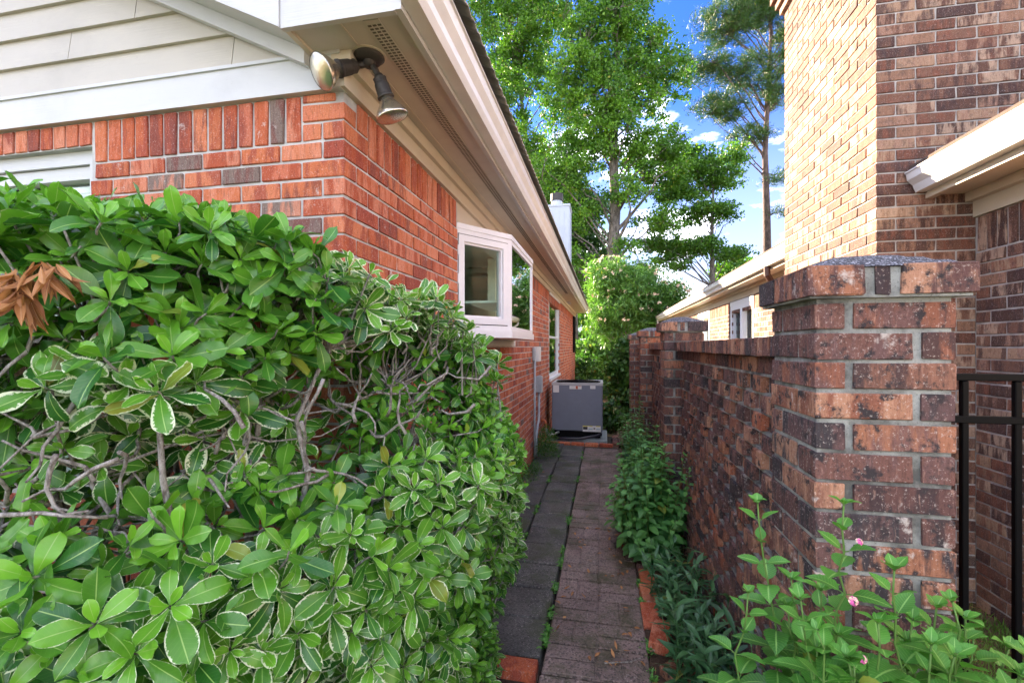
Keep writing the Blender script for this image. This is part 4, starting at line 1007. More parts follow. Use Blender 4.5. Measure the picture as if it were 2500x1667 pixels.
while tries<36000:
    tries+=1
    if random.random()<.62:     # front and side face
        s=random.uniform(.15,cum[-1]); x,y,n2,zt=plan(s); z=random.uniform(.08,zt)
        bulge=-.10*max(0,(z-zt+.16)/.16)**2 + (.07 if z<1.1 else 0)*(1 if s<cum[4] else .3) + .11*fbm(x,y,z,3.2)-.02
        if z<.6: bulge-=(.6-z)*.22
        if s>cum[5]: bulge-=.0
        hol=hollow(s,z,x,y); dep=random.random()**2*.13
        if fbm(x*1.0,y,z+9,4.6)>.17 and s<cum[5]:
            if random.random()<.75: continue
            dep+=random.uniform(.05,.2)
        if hol:
            if random.random()<.80: continue
            dep+=random.uniform(.06,.30)
        p=np.array([x+n2[0]*(bulge-dep),y+n2[1]*(bulge-dep),z]); ax=np.array([n2[0]*.75,n2[1]*.75,.62])+RNG.normal(size=3)*.28
    else:                        # top
        s=random.uniform(.1,cum[5]); x,y,n2,zt=plan(s); ins=random.uniform(.02,1.1)
        p=np.array([x-n2[0]*ins,y-n2[1]*ins,0]); 
        dome=zt+.09*min(1,ins/.5)*(1 if s<cum[3] else .3)+.045*fbm(p[0],p[1],3,4); p[2]=dome-random.random()**2*.10
        if p[1]>YF-.06 and p[0]<XW+.03: continue
        ax=np.array([n2[0]*.2*(1-ins),n2[1]*.2*(1-ins),1.0])+RNG.normal(size=3)*.33
    if inwall(p) or p[0]<XW-.02 and p[1]>YF-.05: continue
    if p[0]<-2.9: continue
    if p[2]<1.6 and p[1]>YF and p[0]<XW+.08: continue
    d=-p[0]*SA+p[1]*CA
    if np.linalg.norm(p-np.array([0,0,H]))<.62: continue
    q=uv_px(*p)
    # dead spray pocket, left
    if np.linalg.norm(p-np.array([-1.0,.60,1.575]))<.115: continue
    vis_=q is not None and -250<q[0]<2600 and -200<q[1]<1900
    if not vis_ and random.random()<.7: continue
    nearf=max(0,min(1,(1.75-d)/.9))
    if not far_enough(p,.037+.027*nearf): continue
    ros.append((p,unit(ax),random.uniform(.85,1.2)*(.86+.44*nearf),random.randint(7,11),0,varieg(p)))
print('rosettes',len(ros))
def rosette_leaves(r):
    p,ax,sz,n,_,vg=r; A,B_,C_=frame(ax); o=[];T=[];Nn=[];L=[];W=[];bd=[];fo=[];col=[]
    a0=random.uniform(0,6.28); base=random.random()
    young=random.random()
    for i in range(n):
        f=i/(n-1); az=a0+i*2.399; el=math.radians(22+72*f**.8+random.uniform(-8,8))
        dr=A*math.cos(el)+(B_*math.cos(az)+C_*math.sin(az))*math.sin(el)
        nr=A*math.sin(el)-(B_*math.cos(az)+C_*math.sin(az))*math.cos(el)+RNG.normal(size=3)*.22
        l=sz*(.034+.034*min(1,f*1.6))*random.uniform(.85,1.15)
        o.append(p-A*(.012*f)+dr*.004); T.append(dr+RNG.normal(size=3)*.06); Nn.append(nr); L.append(l); W.append(l*random.uniform(.34,.50)); bd.append(random.uniform(-.6,1.1)); fo.append(random.uniform(.05,.42))
        tone=max(0,min(1,.98-.98*f+random.uniform(-.2,.2)+.25*(young-.5))); col.append((tone,max(.10,vg*random.uniform(.6,1.25)),random.random(),1))
    return [np.array(k) for k in (o,T,Nn,L,W,bd,fo,col)]
allr=[rosette_leaves(r) for r in ros]
O=[np.concatenate([r[i] for r in allr]) for i in range(8)]
LOC=wloc(hg)
scr=[]
for i in range(len(O[0])):
    q=uv_px(*O[0][i]); 
    if q is None or q[0]<-20 or q[1]>1690 or q[1]<380: scr.append(0); continue
    scr.append(O[3][i]/q[2]*(1.0 if np.dot(O[2][i],-(O[0][i]-np.array([0,0,H])))>0 else .6))
order=np.argsort(-np.array(scr)); top=order[:300]; rest=order[300:]
for i in top:
    a=Acc(); leaves(a,np.zeros(3),O[1][i],O[2][i],O[3][i],O[4][i],O[5][i],O[6][i],'pitt',10,5,O[7][i][None],wave=.085)
    o=a.build('leaf',M_PITT,None,smooth=True); o.parent=hg; o.location=tuple(O[0][i]-np.array(LOC))
a=Acc(); leaves(a,O[0][rest],O[1][rest],O[2][rest],O[3][rest],O[4][rest],O[5][rest],O[6][rest],'pitt',8,5,O[7][rest],wave=.085)
a.build('foliage',M_PITT,hg,smooth=True,kind='stuff')
# wood: stems to hubs, then twigs to every rosette
hubs=[]; wood=Acc(); mainw=Acc()
stems=[(-2.2,1.05),(-1.75,.95),(-1.4,1.15),(-1.1,.95),(-.95,1.2),(-.7,1.3),(-.62,1.65),(-.7,2.0)]
nodes=[]
for bx,by in stems:
    for k in range(5):
        tx=min(-.60,bx+random.uniform(-.45,.45)); ty=by+random.uniform(-.38,.22); tz=random.uniform(1.15,1.6) if bx<-.8 else random.uniform(.7,1.3)
        if by>1.5: tz=random.uniform(.5,1.0); tx=max(-.85,min(-.60,tx)); ty=by+random.uniform(-.2,.3)
        ty=min(ty,YF-.12) if tx<XW+.1 else ty; ty=max(ty,float(np.interp(tx,PL[:6,0],PL[:6,1]))+.16)
        n=9; P=[]
        for i in range(n):
            f=i/(n-1); w=.06*math.sin(f*math.pi)
            P.append(np.array([bx+(tx-bx)*f**.8,by+(ty-by)*f**.8,tz*f**.95])+RNG.normal(size=3)*.016*(1 if 0<i else 0)+np.array([w*random.uniform(-1,1),w*random.uniform(-.6,.6),0]))
        o=Acc().tube(P,np.linspace(random.uniform(.013,.020),.005,n),8).build('stem',M_TWIG,hg,smooth=True)
        nodes+= [(p,.0065) for p in P[3:]]
# secondary branches fan out in the hollow
for r in range(240):
    p,_=nodes[random.randrange(len(nodes))]
    s=random.uniform(.3,cum[4]+.05); x,y,n2,zt=plan(s); z=random.uniform(.6,min(zt-.06,1.65)); e=random.uniform(.08,.24); t=np.array([x-n2[0]*e,y-n2[1]*e,z])
    if inwall(t) or np.linalg.norm(t-p)>.62: continue
    n=7; P=[p+(t-p)*i/(n-1)+RNG.normal(size=3)*.016*(0<i<n-1)+np.array([0,0,.05*math.sin(math.pi*i/(n-1))*random.uniform(-1,1)]) for i in range(n)]
    wood.tube(P,np.linspace(.0042,.0018,n),6); nodes+=[(q_,.004) for q_ in P[2:]]
NP_=np.array([q_[0] for q_ in nodes])
for r in ros:
    p,ax=r[0],r[1]; base=p-ax*.02; dd=np.linalg.norm(NP_-base,axis=1)+np.where(NP_[:,2]>base[2],.15,0); j=int(np.argmin(dd)); q_=NP_[j]
    if np.linalg.norm(q_-base)>.24: q_=base-ax*.07-np.array([0,0,.06])
    mid=(q_+base)/2-ax*.03+RNG.normal(size=3)*.012
    wood.tube([q_,(q_+mid)/2+RNG.normal(size=3)*.006,mid,base,p],[.0042,.0036,.003,.0024,.002],5,cap=False)
# bare lichened twigs
for r in range(130):
    s=random.uniform(.4,cum[4]+.05); x,y,n2,zt=plan(s); z=random.uniform(1.08,1.46); e=random.uniform(-.01,.16)
    p=np.array([x-n2[0]*e,y-n2[1]*e,z]); 
    if inwall(p): continue
    d_=unit(np.array([-n2[0],-n2[1],random.uniform(-1.2,.9)])+RNG.normal(size=3)*.7); P=[p]; 
    for i in range(5): d_=unit(d_+RNG.normal(size=3)*.35); P.append(P[-1]+d_*.035)
    wood.tube(P,np.linspace(.0022,.0050,6),5)
wood.build('twigs',M_TWIG,hg,smooth=True,kind='stuff')
# dead curled leaves
a=Acc()
dead=thing('dead_leaf_spray','curled dry orange leaves hanging in the left side of the green shrub','dry leaves',(-1.03,.62,1.60))
for cpos in ((-1.0,.60,1.605),(-1.05,.60,1.60),(-.955,.615,1.62),(-.98,.60,1.57)):
    cpos=np.array(cpos); k=17; T=rand_dir(k); T[:,2]=-np.abs(T[:,2])*.9-.55; T[:,1]-=.2
    for i in range(k):
        aa=Acc(); leaves(aa,np.zeros(3),T[i],rand_dir(1)[0],random.uniform(.052,.085),random.uniform(.009,.015),random.uniform(-.5,.8),random.uniform(.7,1.3),'lance',9,5,np.array([[random.random(),0,0,1]]),wave=.08)
        o=aa.build('leaf',M_DRY,None,smooth=True); o.parent=dead; o.location=tuple(cpos+RNG.normal(size=3)*.006-np.array(wloc(dead)))
a=Acc(); a.tube([(-1.10,.78,1.50),(-1.06,.68,1.60),(-1.03,.60,1.605)],[.004,.003,.002],6); a.tube([(-1.03,.69,1.60),(-1.06,.66,1.60)],.0022,5); a.tube([(-1.0,.68,1.64),(-.955,.67,1.665)],.0022,5); part(a,'twig',M_TWIG,dead,smooth=True)

# ================================================================== LANTANA near pier
def lantana(o_thing,stems,Lr,matl,single=120,flowers=(),sepx=.05,sub_tone=(0,1),stem_m=None,nt=11):
    LV=[]; st=Acc()
    for P in stems:
        P=np.array(P,float); n=max(4,int(sum(np.linalg.norm(np.diff(P,axis=0),axis=1))/sepx)); 
        tt=np.linspace(0,1,n+1); cu=np.concatenate([[0],np.cumsum(np.linalg.norm(np.diff(P,axis=0),axis=1))]); cu/=cu[-1]
        Q=np.stack([np.interp(tt,cu,P[:,k]) for k in range(3)],1); Q[1:-1]+=RNG.normal(size=(n-1,3))*.004
        st.tube(Q,np.linspace(.0036,.0016,n+1),6); a0=random.uniform(0,6.28)
        for i in range(max(1,int(n*.15)),n+1):
            f=i/n; ax=unit(Q[min(i+1,n)]-Q[i-1]); A,B_,C_=frame(ax); sz=Lr*(1.0 if f<.75 else 1.0-.62*(f-.75)/.25)*random.uniform(.75,1.15)
            reps=1 if i<n else 3
            for rr in range(reps):
                for h in (0,1):
                    az=a0+i*1.5708+h*math.pi+rr*.9; dr=(B_*math.cos(az)+C_*math.sin(az)); 
                    T=dr+ax*(.35+.4*(f>.9)+rr*.3)+np.array([0,0,-.25*(f<.8)]); l=sz*(1-.22*rr)
                    pet=.012*(l/.06); o_=Q[i]+unit(T)*pet; st.tube([Q[i],o_],.0011,4,cap=False)
                    LV.append((o_,T,ax+np.array([0,0,.6])+RNG.normal(size=3)*.15,l,l*random.uniform(.60,.74),random.uniform(.1,.8),random.uniform(.1,.4),(min(1,max(0,sub_tone[0]+(sub_tone[1]-sub_tone[0])*(f**2*.8+random.uniform(-.15,.3)))),0,random.random(),1)))
    sc=[]
    for v in LV:
        q=uv_px(*v[0]); sc.append(0 if q is None or not(0<q[0]<2500 and 0<q[1]<1667) else v[3]/q[2])
    od=np.argsort(-np.array(sc)); LOC=np.array(wloc(o_thing)); 
    for i in od[:single]:
        v=LV[i]; a=Acc(); leaves(a,np.zeros(3),v[1],v[2],v[3],v[4],v[5],v[6],'ovate',15,5,np.array([v[7]]),serr=.07,wave=.02); o=a.build('leaf',matl,None,smooth=True); o.parent=o_thing; o.location=tuple(v[0]-LOC)
    re=[LV[i] for i in od[single:]]
    if re:
        a=Acc(); leaves(a,np.array([v[0] for v in re]),np.array([v[1] for v in re]),np.array([v[2] for v in re]),np.array([v[3] for v in re]),np.array([v[4] for v in re]),np.array([v[5] for v in re]),np.array([v[6] for v in re]),'ovate',nt,3 if nt<11 else 5,np.array([v[7] for v in re]),serr=.07,wave=.02); a.build('foliage',matl,o_thing,smooth=True,kind='stuff')
    st.build('stems',stem_m or M_STEM,o_thing,smooth=True,kind='stuff')
def flower(parent,pos,nrm,r=.011,m=None):
    a=Acc(); A,B_,C_=frame(np.array(nrm)); pos=np.array(pos)
    for k in range(12):
        f=k/12; az=k*2.4; e=.35+.9*f; dr=A*math.cos(e)+(B_*math.cos(az)+C_*math.sin(az))*math.sin(e); c=pos+dr*r*.75
        leaves(a,c,unit(np.cross(dr,A)+.01),dr,r*.6,r*.6,.2,.2,'ovate',4,3,m=k%3!=0)
        leaves(a,c,-unit(np.cross(dr,A)+.01),dr,r*.6,r*.6,.2,.2,'ovate',4,3,m=k%3!=0)
    a.build('flower',[M_PETALC,m or M_PETAL],parent)
ln=thing('lantana_bush','bright green lantana with small pink flowers in front of the near brick pier','shrub',(.5,1.0,0))
b0=(.50,1.02,0)
stems=[[(.47,1.03,.0),(.44,.98,.55),(.43,.96,.9),(.437,.955,1.185)],[(.44,1.06,0),(.385,1.05,.5),(.36,1.05,.8),(.33,1.04,1.00),(.315,1.04,1.15)],[(.53,1.0,0),(.52,.95,.5),(.52,.93,.85),(.50,.92,1.085)],[(.6,1.0,0),(.62,.96,.5),(.61,.94,.85),(.60,.94,1.03)],
 [(.42,1.04,0),(.30,1.02,.5),(.26,1.0,.85),(.285,1.0,.98)],[(.66,1.0,0),(.70,.94,.5),(.70,.92,.80)],[(.5,1.0,.3),(.46,.92,.7),(.465,.90,1.0)],[(.5,1.0,.3),(.56,.90,.7),(.565,.88,.97)],[(.6,1.0,.3),(.66,.9,.6),(.68,.90,.85)]]
for k in range(95):
    x=random.uniform(.33,.78); y=random.uniform(.84,1.06); z=random.uniform(.66,1.02)-.45*max(0,x-.6)-.4*max(0,.34-x); stems.append([(.5+random.uniform(-.12,.12),1.02,0),((.5+x)/2,y,z*.5),(x,y-.02,z)])
lantana(ln,stems,.080,M_LANT,240,sub_tone=(.05,1.0),sepx=.042)
for p,nn in (((.452,.935,1.125),(.2,-.6,.6)),((.44,.93,1.02),(0,-1,.2)),((.655,.885,.865),(.2,-.6,.6)),((.44,.90,.935),(0,-1,.4))): flower(ln,p,nn,random.uniform(.007,.011))
def bushstems(cx,cy,rx,ry,h,n,z0=0):
    S=[]
    for k in range(n):
        az=random.uniform(0,6.28); r=math.sqrt(random.random()); x=cx+rx*r*math.cos(az); y=cy+ry*r*math.sin(az); z=h*math.sqrt(max(.05,1-.8*r*r))*random.uniform(.55,1.05)
        S.append([(cx+(x-cx)*.25,cy+(y-cy)*.25,z0),(cx+(x-cx)*.7,cy+(y-cy)*.7,z*.5),(x,y,z)])
    return S
l2=thing('lantana_bush','rounded dark green leafy bush halfway along the path against the brick wall','shrub',(.34,3.42,0))
lantana(l2,bushstems(.31,3.40,.30,.50,.88,110),.076,M_LANT2,120,sepx=.055,sub_tone=(0,.9),nt=7)
lantana(l2,[[(.4,3.3,.1),(.46,3.1,.5),(.49,3.0,.80)],[(.4,3.2,.1),(.50,3.05,.5),(.51,2.95,.72)]],.05,M_LANT2,0,nt=7)
l3=thing('lantana_bush','second leafy bush growing beyond the first beside the second brick pier','shrub',(.32,5.1,0))
lantana(l3,bushstems(.32,5.1,.20,.60,.98,85),.062,M_LANT2,0,sepx=.07,sub_tone=(0,.7),nt=5)
# lance-leaved plants in the bed
LP=[(.38,2.72,.34,'strap-leaved dark green plant just before the rounded bush'),(.42,2.36,.38,'strap-leaved dark green plant in the middle of the bed, beside the openwork wall'),(.38,2.02,.38,'strap-leaved dark green plant behind the loose red brick'),(.47,1.74,.40,'strap-leaved plant against the wall beside the near pier'),(.42,1.48,.36,'low strap-leaved plant beside the bright lantana foot')]
for x,y,h,lab in LP:
    t=thing('leafy_plant',lab,'plant',(x,y,0)); pls=[]
    fol=Acc(); st=Acc(); cnt=0
    for k in range(17):
        bx,by=x+random.gauss(0,.07),y+random.gauss(0,.09); tip=np.array([bx+random.gauss(0,.07),by+random.gauss(0,.08),h*random.uniform(.55,1.1)]); P=[np.array([bx,by,0]),(np.array([bx,by,0])+tip)/2+RNG.normal(size=3)*.01,tip]; st.tube(P,[.003,.0025,.0015],5)
        for i in range(11):
            f=.15+.85*i/10; q=P[0]+(tip-P[0])*f; az=i*2.4+k; dr=np.array([math.cos(az),math.sin(az),.55+.4*f]); 
            arg=(q if cnt>=22 else np.zeros(3),dr,np.array([0,0,1])+RNG.normal(size=3)*.25,random.uniform(.07,.12),random.uniform(.016,.026),random.uniform(.3,1.2),random.uniform(.1,.5),'lance',8,3,np.array([[random.random()*.9*f,0,random.random(),1]]))
            if cnt<22: aa=Acc(); leaves(aa,*arg); o=aa.build('leaf',M_LANCE,None,smooth=True); o.parent=t; o.location=tuple(q-np.array(wloc(t)))
            else: leaves(fol,*arg)
            cnt+=(i%3==0)
    fol.build('foliage',M_LANCE,t,smooth=True,kind='stuff'); st.build('stems',M_LANCE,t,kind='stuff')
# soft ferny clumps at the house wall
for (x,y,rx,ry,h,n,lab) in ((-.76,6.05,.17,.45,.42,2300,'feathery green clump at the house wall in front of the air conditioner'),(-.80,5.0,.10,.5,.16,900,'low feathery weeds along the foot of the red brick wall')):
    t=thing('feathery_plant',lab,'plant',(x,y,0)); a=Acc(); k=n; v=rand_dir(k); v[:,2]=np.abs(v[:,2]); r=RNG.random(k)**.35
    P=np.array([x,y,0])+v*r[:,None]*np.array([rx,ry,h]); leaves(a,P,v+rand_dir(k)*.8,rand_dir(k),RNG.uniform(.02,.045,k),.008,.4,.1,'lance',3,3); a.build('foliage',M_FERN,t,kind='stuff')
    s=Acc()
    for j in range(30):
        q=P[RNG.integers(k)]; s.tube([(x+(q[0]-x)*.3,y+(q[1]-y)*.5,0),q],[.002,.001],4)
    s.build('stems',M_STEM,t,kind='stuff')
# path weeds
spots=[(-.283,2.45),(-.285,2.72),(-.284,3.02),(-.286,3.2),(-.285,3.75),(-.283,4.3),(-.286,4.9),(.198,2.05),(.20,2.25),(.205,2.65),(.2,3.2),(-.59,3.4),(-.588,4.05),(-.28,2.2),(.22,1.92),(.24,1.85)]
spots+=[(-.284+random.gauss(0,.004),random.uniform(2.1,6.5)) for _ in range(8)]+[(.2+random.gauss(0,.01),random.uniform(2.0,5.0)) for _ in range(6)]+[(-.587,random.uniform(2.8,6.2)) for _ in range(7)]
for x,y in spots:
    t=thing('weed_tuft','tiny green weed growing in a joint of the path','weed',(x,y,.02),group='weeds in the path joints'); a=Acc(); k=random.randint(30,70); v=rand_dir(k); v[:,2]=np.abs(v[:,2])*.7+.1
    o=np.zeros((k,3)); o[:,1]=RNG.normal(size=k)*.028; o[:,0]=RNG.normal(size=k)*.008; o[:,2]=.015+RNG.random(k)*.012
    v=v+0
    leaves(a,o,v,np.array([0,0,1.0]),RNG.uniform(.014,.032,k),RNG.uniform(.009,.016,k),.4,.2,'ovate',4,3); ob=a.build('foliage',M_LANT,None,kind='stuff'); ob.parent=t
# fallen leaves, singly
for k in range(86):
    if k<16 or k>=46: x,y=(random.uniform(-.25,.19),random.uniform(2.12,3.9)) if k>5 else (random.uniform(-.08,.08),random.uniform(2.08,2.16))
    elif k<36: x,y=random.uniform(.28,.5),random.uniform(1.5,3.0)
    else: x,y=random.uniform(-.85,-.6),random.uniform(4.6,6.5)
    z=.056 if x<.2 else .022
    a=Acc(); leaves(a,np.zeros(3),unit(np.array([random.gauss(0,1),random.gauss(0,1),.1])),np.array([0,0,1.0])+RNG.normal(size=3)*.2,random.uniform(.025,.05),random.uniform(.010,.02),random.uniform(-.8,.8),random.uniform(.1,.7),'lance',7,3,np.array([[random.random(),0,0,1]]),wave=.08)
    o=a.build('fallen_leaf',M_DRY,None,smooth=True); o.location=(x,y,z); tag(o,'dry brown leaf fallen on the path or the planting bed','fallen leaf','fallen dry leaves')
o=piece(None,br_r,'loose_brick',(0,0,0)) if False else None
for nm,m_,loc,rz,lab in (('loose_brick',br_r,(.268,2.33,.062),1.35,'loose orange red brick lying at the near end of the bed edging'),('loose_brick',br_g,(.345,2.14,.04),.6,'broken purplish brick lying in the bed beside the loose red brick')):
    o=bpy.data.objects.new(nm,m_); COL.objects.link(o); o.location=loc; o.rotation_euler=(.05,-.08,rz); tag(o,lab,'brick')
a=Acc(); a.tube([(.00,2.09,.055),(.06,2.10,.06),(.11,2.12,.055),(.16,2.15,.06)],[.004,.003,.003,.002],5); o=a.build('fallen_twig',M_TWIG); tag(o,'short brown twig lying across the reddish path slab','twig')
# litter over the bed soil
a=Acc(); k=2600; o=np.stack([RNG.uniform(.22,.56,k),RNG.uniform(1.2,7.0,k),np.full(k,.016)],1); leaves(a,o,rand_dir(k)*np.array([1,1,.15]),np.array([0,0,1.0]),RNG.uniform(.01,.03,k),RNG.uniform(.003,.008,k),.3,.2,'lance',3,3); a.build('leaf_litter',M_DRY,kind='stuff')
# lawn strip
k=52000; o=np.stack([RNG.uniform(.66,2.09,k),.9+RNG.random(k)**1.4*5.5,np.full(k,-.02)],1); keep=~((o[:,0]>1.58)&(o[:,1]>3.09)); o=o[keep]; k=len(o)
v=rand_dir(k)*.55; v[:,2]=RNG.uniform(.35,1.1,k); pn=np.array([fbm(p[0],p[1],0,2.2) for p in o]); col=np.stack([np.clip(.45+pn*.8+RNG.uniform(-.3,.3,k),0,1),np.zeros(k),RNG.random(k),np.ones(k)],1)
dry=(pn+RNG.normal(size=k)*.25)>.24
a=Acc(); leaves(a,o[~dry],v[~dry],rand_dir(k)[~dry],RNG.uniform(.03,.065,k)[~dry],.0042,.7,.0,'lance',3,2,col[~dry]); a.build('lawn_grass',M_GRASS,kind='stuff')
vv=v[dry]; vv[:,2]*=.12
a=Acc(); leaves(a,o[dry]+np.array([0,0,.018]),vv,rand_dir(len(vv)),RNG.uniform(.04,.10,len(vv)),.0025,.3,.0,'lance',3,2,col[dry]); a.build('pine_straw',M_DRY,kind='stuff')

# ================================================================== TREES
def tree(name,label,cat,base,trunk,lobes,n_leaf,lsize,lm,bm,r0,clump=.55,group=None,needle=False,tone=(0,1),nlimb=40,flat=.7,fork=None,per=70,wr=.8):
    base=np.array(base,float); t=thing(name,label,cat,tuple(base),group); tr=Acc(); P=np.array([base+np.array(p) for p in trunk]); n=len(P)
    tr.tube(P,np.linspace(r0,r0*.22,n)**1.0,12)
    vol=np.array([l[3]*l[4]*l[5] for l in lobes],float)**.8; vol/=vol.sum(); C=[]
    ncl=max(6,int(n_leaf/per))
    while len(C)<ncl:
        l=lobes[RNG.choice(len(lobes),p=vol)]; d=rand_dir(1)[0]; r=RNG.random()**.42; c=base+np.array(l[:3])+d*r*np.array(l[3:6]); C.append(c)
    C=np.array(C)
    # limbs: from the trunk to a sample of clump centres, then twigs to the others from the nearest limb point
    cu=P[:,2]; tips=[]
    li=RNG.choice(len(C),min(nlimb,len(C)),replace=False)
    for i in li:
        c=C[i]; h=c[2]-base[2]; k=np.linalg.norm(c[:2]-P[-1][:2]); z0=max(P[0][2]+(P[-1][2]-P[0][2])*(fork or .25), c[2]-.75*k-.8); z0=min(z0,P[-1][2]-.02*h)
        s=np.array([np.interp(z0,cu,P[:,0]),np.interp(z0,cu,P[:,1]),z0]); m_=(s+c)/2+np.array([0,0,.06*np.linalg.norm(c-s)])+RNG.normal(size=3)*.05*np.linalg.norm(c-s)
        Q=[s,s*.7+m_*.3+RNG.normal(size=3)*.06,m_,m_*.5+c*.5+RNG.normal(size=3)*.1,c]; rr=r0*random.uniform(.16,.34)*(1-.5*(z0-base[2])/max(1,P[-1][2]-base[2])); tr.tube(Q,[rr,rr*.8,rr*.55,rr*.38,rr*.16],7,cap=False); tips+=Q[1:]
    TP=np.array(tips)
    for i in range(len(C)):
        if RNG.random()<.75:
            j=np.argmin(np.linalg.norm(TP-C[i],axis=1)); w=(TP[j]+C[i])/2+RNG.normal(size=3)*.08; tr.tube([TP[j],w,C[i]],[r0*.055,r0*.04,r0*.02],5,cap=False)
    tr.build('trunk',bm,t,smooth=True)
    a=Acc(); per_=max(1,n_leaf//len(C)); idx=np.repeat(np.arange(len(C)),per_); k=len(idx); sz=RNG.uniform(.6,1.35,len(C))[idx]
    o=C[idx]+RNG.normal(size=(k,3))*clump*.55*sz[:,None]*np.array([1,1,flat]); o-=0
    ct=RNG.uniform(0,1,len(C))[idx]; col=np.stack([np.clip(tone[0]+(tone[1]-tone[0])*(ct*.6+RNG.random(k)*.4),0,1),np.zeros(k),RNG.random(k),np.ones(k)],1)
    if needle:
        d=rand_dir(k); d[:,2]=d[:,2]*.6+.45; leaves(a,o,d,rand_dir(k),RNG.uniform(.8,1.3,k)*lsize,lsize*.125,.2,0,'plain',2,2,col)
    else:
        d=rand_dir(k); d[:,2]-=.3; nn=rand_dir(k)+np.array([0,0,.7]); L=RNG.uniform(.7,1.3,k)*lsize; leaves(a,o,d,nn,L,L*wr,.4,.15,'ovate',3,2 if k>20000 else 3,col)
    a.build('crown',lm,t,kind='stuff'); return t
def at(u,v,d):
    r=(u-1250)/1111*d; return np.array([r*CA-d*SA, r*SA+d*CA, H+(845-v)/1111*d])
def lobe(u,v,d,ru,rv_,base):    # a lobe given by where it stands, its radii in metres
    p=at(u,v,d)-np.array(base); return (p[0],p[1],p[2],ru,ru*.9,rv_)
# big sweetgum in the middle
D=22; b=at(1497,845,D); b[2]=0; L=[lobe(u,v,D+dd,r1,r2,b) for u,v,dd,r1,r2 in ((1500,60,0,2.7,2.4),(1430,190,-.5,2.0,1.5),(1590,200,.5,2.1,1.8),(1480,330,0,2.2,1.6),(1600,390,0,1.7,1.6),(1370,420,0,1.6,1.4),(1420,530,0,1.2,.8),(1510,470,-1,1.0,.9),(1490,250,-1,1.3,1.2),(1545,600,-1,.9,.5),(1610,540,.5,1.3,.6),(1520,-120,0,3.0,2.5),(1390,650,.5,1.5,1.1),(1340,560,.5,1.2,1.1),(1580,660,.5,1.0,.5))]
tree('sweetgum_tree','tall full leafed tree with a forked grey trunk rising beyond the corridor','tree',b,[(0,0,0),(.05,0,3),(-.05,0,5.5),(.1,0,8),(0,0,11),(.2,0,14),(.1,0,18)],L,85000,.135,M_TREE,M_BARK,.40,clump=.38,nlimb=70,fork=.24,per=90)
# left tree behind the roof
D=26; b=at(1390,845,D); b[2]=0; L=[lobe(u,v,D+dd,r1,r2,b) for u,v,dd,r1,r2 in ((1230,60,0,2.6,2.2),(1210,230,0,2.3,2.1),(1300,160,1,2.0,2.2),(1330,20,1,2.2,2.0),(1250,380,0,2.2,1.8),(1300,520,0,2.0,1.6),(1250,-150,0,3.0,2.5),(1180,420,0,1.7,1.5),(1370,300,1,1.6,1.6))]
tree('sweetgum_tree','broad leafy tree leaning behind the metal chimney of the left house','tree',b,[(0,0,0),(-.3,0,5),(-1.0,0,8),(-1.9,0,11),(-2.6,0,14),(-3.0,0,18)],L,75000,.14,M_TREE,M_BARK,.33,clump=.42,nlimb=55,tone=(.0,.9),fork=.3,per=90)
# darker backing tree
D=34; b=at(1400,845,D); b[2]=0; L=[lobe(u,v,D+dd,r1,r2,b) for u,v,dd,r1,r2 in ((1390,520,0,3.2,2.4),(1290,600,0,3.2,2.2),(1350,690,0,3,2.2),(1230,480,0,2.6,2.2),(1440,640,0,2.2,2.2),(1330,430,0,2.4,2.2))]
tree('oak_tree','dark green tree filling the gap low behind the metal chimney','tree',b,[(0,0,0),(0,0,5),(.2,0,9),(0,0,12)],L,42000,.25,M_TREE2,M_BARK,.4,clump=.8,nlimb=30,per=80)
# slim tree at right of centre
D=24; b=at(1741,845,D); b[2]=0; L=[lobe(u,v,D+dd,r1,r2,b) for u,v,dd,r1,r2 in ((1690,400,0,1.4,.9),(1750,440,0,1.2,.8),(1650,470,0,1.1,.7),(1720,520,0,1.6,.45),(1690,600,0,1.5,.45),(1640,640,0,1.0,.4),(1790,380,0,.8,.6),(1780,620,0,.9,.4),(1600,600,0,.8,.5))]
tree('slim_tree','slim single trunked tree with open tiers above the right house roof','tree',b,[(0,0,0),(0,0,4),(-.06,0,7),(.02,0,10.2)],L,26000,.135,M_TREE,M_BARK,.19,clump=.40,nlimb=36,flat=.5,tone=(0,.75),fork=.45,per=75)
# tall pine
D=27; b=at(1872,845,D); b[2]=0; L=[lobe(u,v,D+dd,r1,r2,b) for u,v,dd,r1,r2 in ((1770,60,0,1.9,1.3),(1850,20,0,1.9,1.5),(1720,170,0,1.5,.8),(1820,180,0,1.7,1.2),(1890,220,0,1.2,1.4),(1760,260,0,1.7,.6),(1840,330,0,1.5,.5),(1860,-120,0,2,2),(1900,440,0,.7,.5),(1780,280,0,.8,.4),(1905,520,0,.6,.5),(1940,100,0,1.5,2))]
tree('pine_tree','tall pine with a long bare trunk beside the sunlit brick chimney','tree',b,[(0,0,0),(.05,0,5),(.0,0,9),(-.1,0,13),(.1,0,17),(.3,0,22)],L,60000,.24,M_PINE,M_PINEB,.30,clump=.36,needle=True,nlimb=60,fork=.42,flat=.8,per=70)
# treetop far left; the yellow light is put into its leaf tone
D=30; b=at(1060,845,D); b[2]=0; L=[lobe(1075,30,D,1.4,1.9,b),lobe(1050,110,D,1.0,1.2,b),lobe(1090,-120,D,2.2,2.0,b),lobe(980,-60,D,2,2,b)]
tree('backlit_tree','yellow green treetop just above the left roof edge','tree',b,[(0,0,0),(0,0,10),(0,0,20),(.2,0,24)],L,11000,.22,M_TREE,M_BARK,.3,clump=.5,nlimb=16,tone=(.6,1))
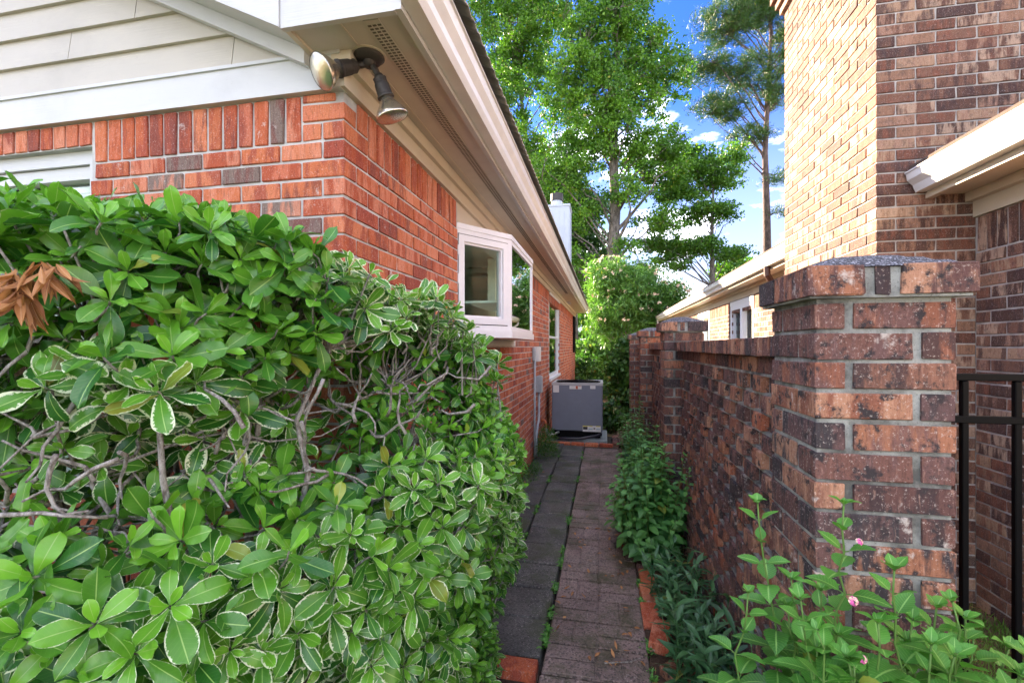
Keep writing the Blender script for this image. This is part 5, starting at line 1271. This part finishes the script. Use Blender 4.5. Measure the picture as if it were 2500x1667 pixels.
# far trees beyond, seen low in the gap and over the right roof
for (u,v,D,r1,r2,lab,mm_) in ((1660,770,44,2.6,1.6,'rounded bright green tree showing over the low end of the right roof',M_TREE),(1790,660,46,1.6,1.2,'small rounded treetop just above the middle of the right roof',M_TREE),(1380,760,40,5,2.6,'wide leafy tree closing the far end of the corridor',M_TREE),(1520,730,48,4.5,2.8,'pale green tree far behind the oleander',M_TREE)):
    b=at(u,845,D); b[2]=0; p=at(u,v,D)-b
    tree('distant_tree',lab,'tree',b,[(0,0,0),(0,0,p[2]*.6),(0,0,p[2])],[(p[0],p[1],p[2],r1,r1,r2),(p[0]-r1*.6,p[1],p[2]*.6,r1*.8,r1*.8,r2),(p[0]+r1*.6,p[1],p[2]*.6,r1*.8,r1*.8,r2)],9000,.34,mm_,M_BARK,.25,clump=.7,nlimb=14)
# trees that close the view behind both houses when seen from the side (also what the panes mirror)
for (x,y,h) in ((10,13,9),(11,24,12),(-9,30,13),(13,9,10),(-21,14,12)):
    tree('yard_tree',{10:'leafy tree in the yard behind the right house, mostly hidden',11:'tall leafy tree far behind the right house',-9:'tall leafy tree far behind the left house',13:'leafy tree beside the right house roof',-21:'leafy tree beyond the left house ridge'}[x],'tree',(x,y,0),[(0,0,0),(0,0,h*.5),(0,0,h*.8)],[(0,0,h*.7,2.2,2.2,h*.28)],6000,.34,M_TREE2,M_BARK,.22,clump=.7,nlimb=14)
# oleander with pale flowers
ol=tree('oleander_shrub','flowering oleander with pale blossoms at the end of the path','shrub',(.92,17.0,0),[(0,0,0),(-.1,0,1.1),(-.2,0,2.3)],[(-.75,0,3.9,.9,.9,.8),(.1,0,3.75,1.0,1.1,.6),(1.0,0,3.25,1.1,1.0,.5),(-.3,0,2.9,1.2,1.1,.7),(1.7,.2,2.7,.9,.8,.4),(.7,0,2.3,1.0,.9,.5),(-.8,0,2.1,.6,.6,.6)],30000,.20,M_OLE,M_TWIG,.07,clump=.27,nlimb=46,fork=.1,needle=False,per=55,wr=.2)
fa=0
for k in range(95):
    l=random.choice([(-.75,0,3.9,.9,.9,.8),(.1,0,3.75,1.0,1.1,.6),(-.3,0,2.9,1.2,1.1,.7),(.7,0,2.3,1.0,.9,.5),(1.0,0,3.25,1.1,1.0,.5)]); d=rand_dir(1)[0]; d[1]=-abs(d[1]); p=np.array([.92,17.0,0])+np.array(l[:3])+d*np.array(l[3:6])*1.08
    a=Acc(); 
    for j in range(6): leaves(a,p+RNG.normal(size=3)*.02,rand_dir(1)[0]+np.array([0,-.6,.3]),rand_dir(1)[0],.085,.065,.3,.2,'ovate',4,3)
    o=a.build('flower_cluster',M_PETALC,None); o.parent=ol; o.matrix_parent_inverse=Matrix.Translation(-Vector(wloc(ol)))
# shrubs beneath and beyond
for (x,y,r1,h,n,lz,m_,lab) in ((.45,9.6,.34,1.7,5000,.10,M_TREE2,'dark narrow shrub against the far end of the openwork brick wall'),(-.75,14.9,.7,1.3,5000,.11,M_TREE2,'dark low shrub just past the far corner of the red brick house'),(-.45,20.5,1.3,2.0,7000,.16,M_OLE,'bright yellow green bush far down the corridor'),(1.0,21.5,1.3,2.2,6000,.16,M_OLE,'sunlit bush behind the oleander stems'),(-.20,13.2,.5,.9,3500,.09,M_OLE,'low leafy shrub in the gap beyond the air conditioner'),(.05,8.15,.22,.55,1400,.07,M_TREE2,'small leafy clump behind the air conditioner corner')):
    tree('garden_shrub',lab,'shrub',(x,y,0),[(0,0,0),(0,0,h*.4),(0,0,h*.7)],[(0,0,h*.55,r1*.85,r1*.85,h*.42),(r1*.3,0,h*.3,r1*.6,r1*.6,h*.28)],n,lz,m_,M_TWIG,.03,clump=.16 if h<1.8 else .3,nlimb=14,fork=.05,per=50)
a=Acc()
for x in np.arange(-8,9,.8): a.tube([(x,24,0),(x,24,1.3)],.02,6)
for z in (.3,1.2): a.tube([(-8,24,z),(9,24,z)],.015,6)
o=a.build('garden_fence',M_BLACK); tag(o,'thin dark fence far beyond the end of the corridor','fence')
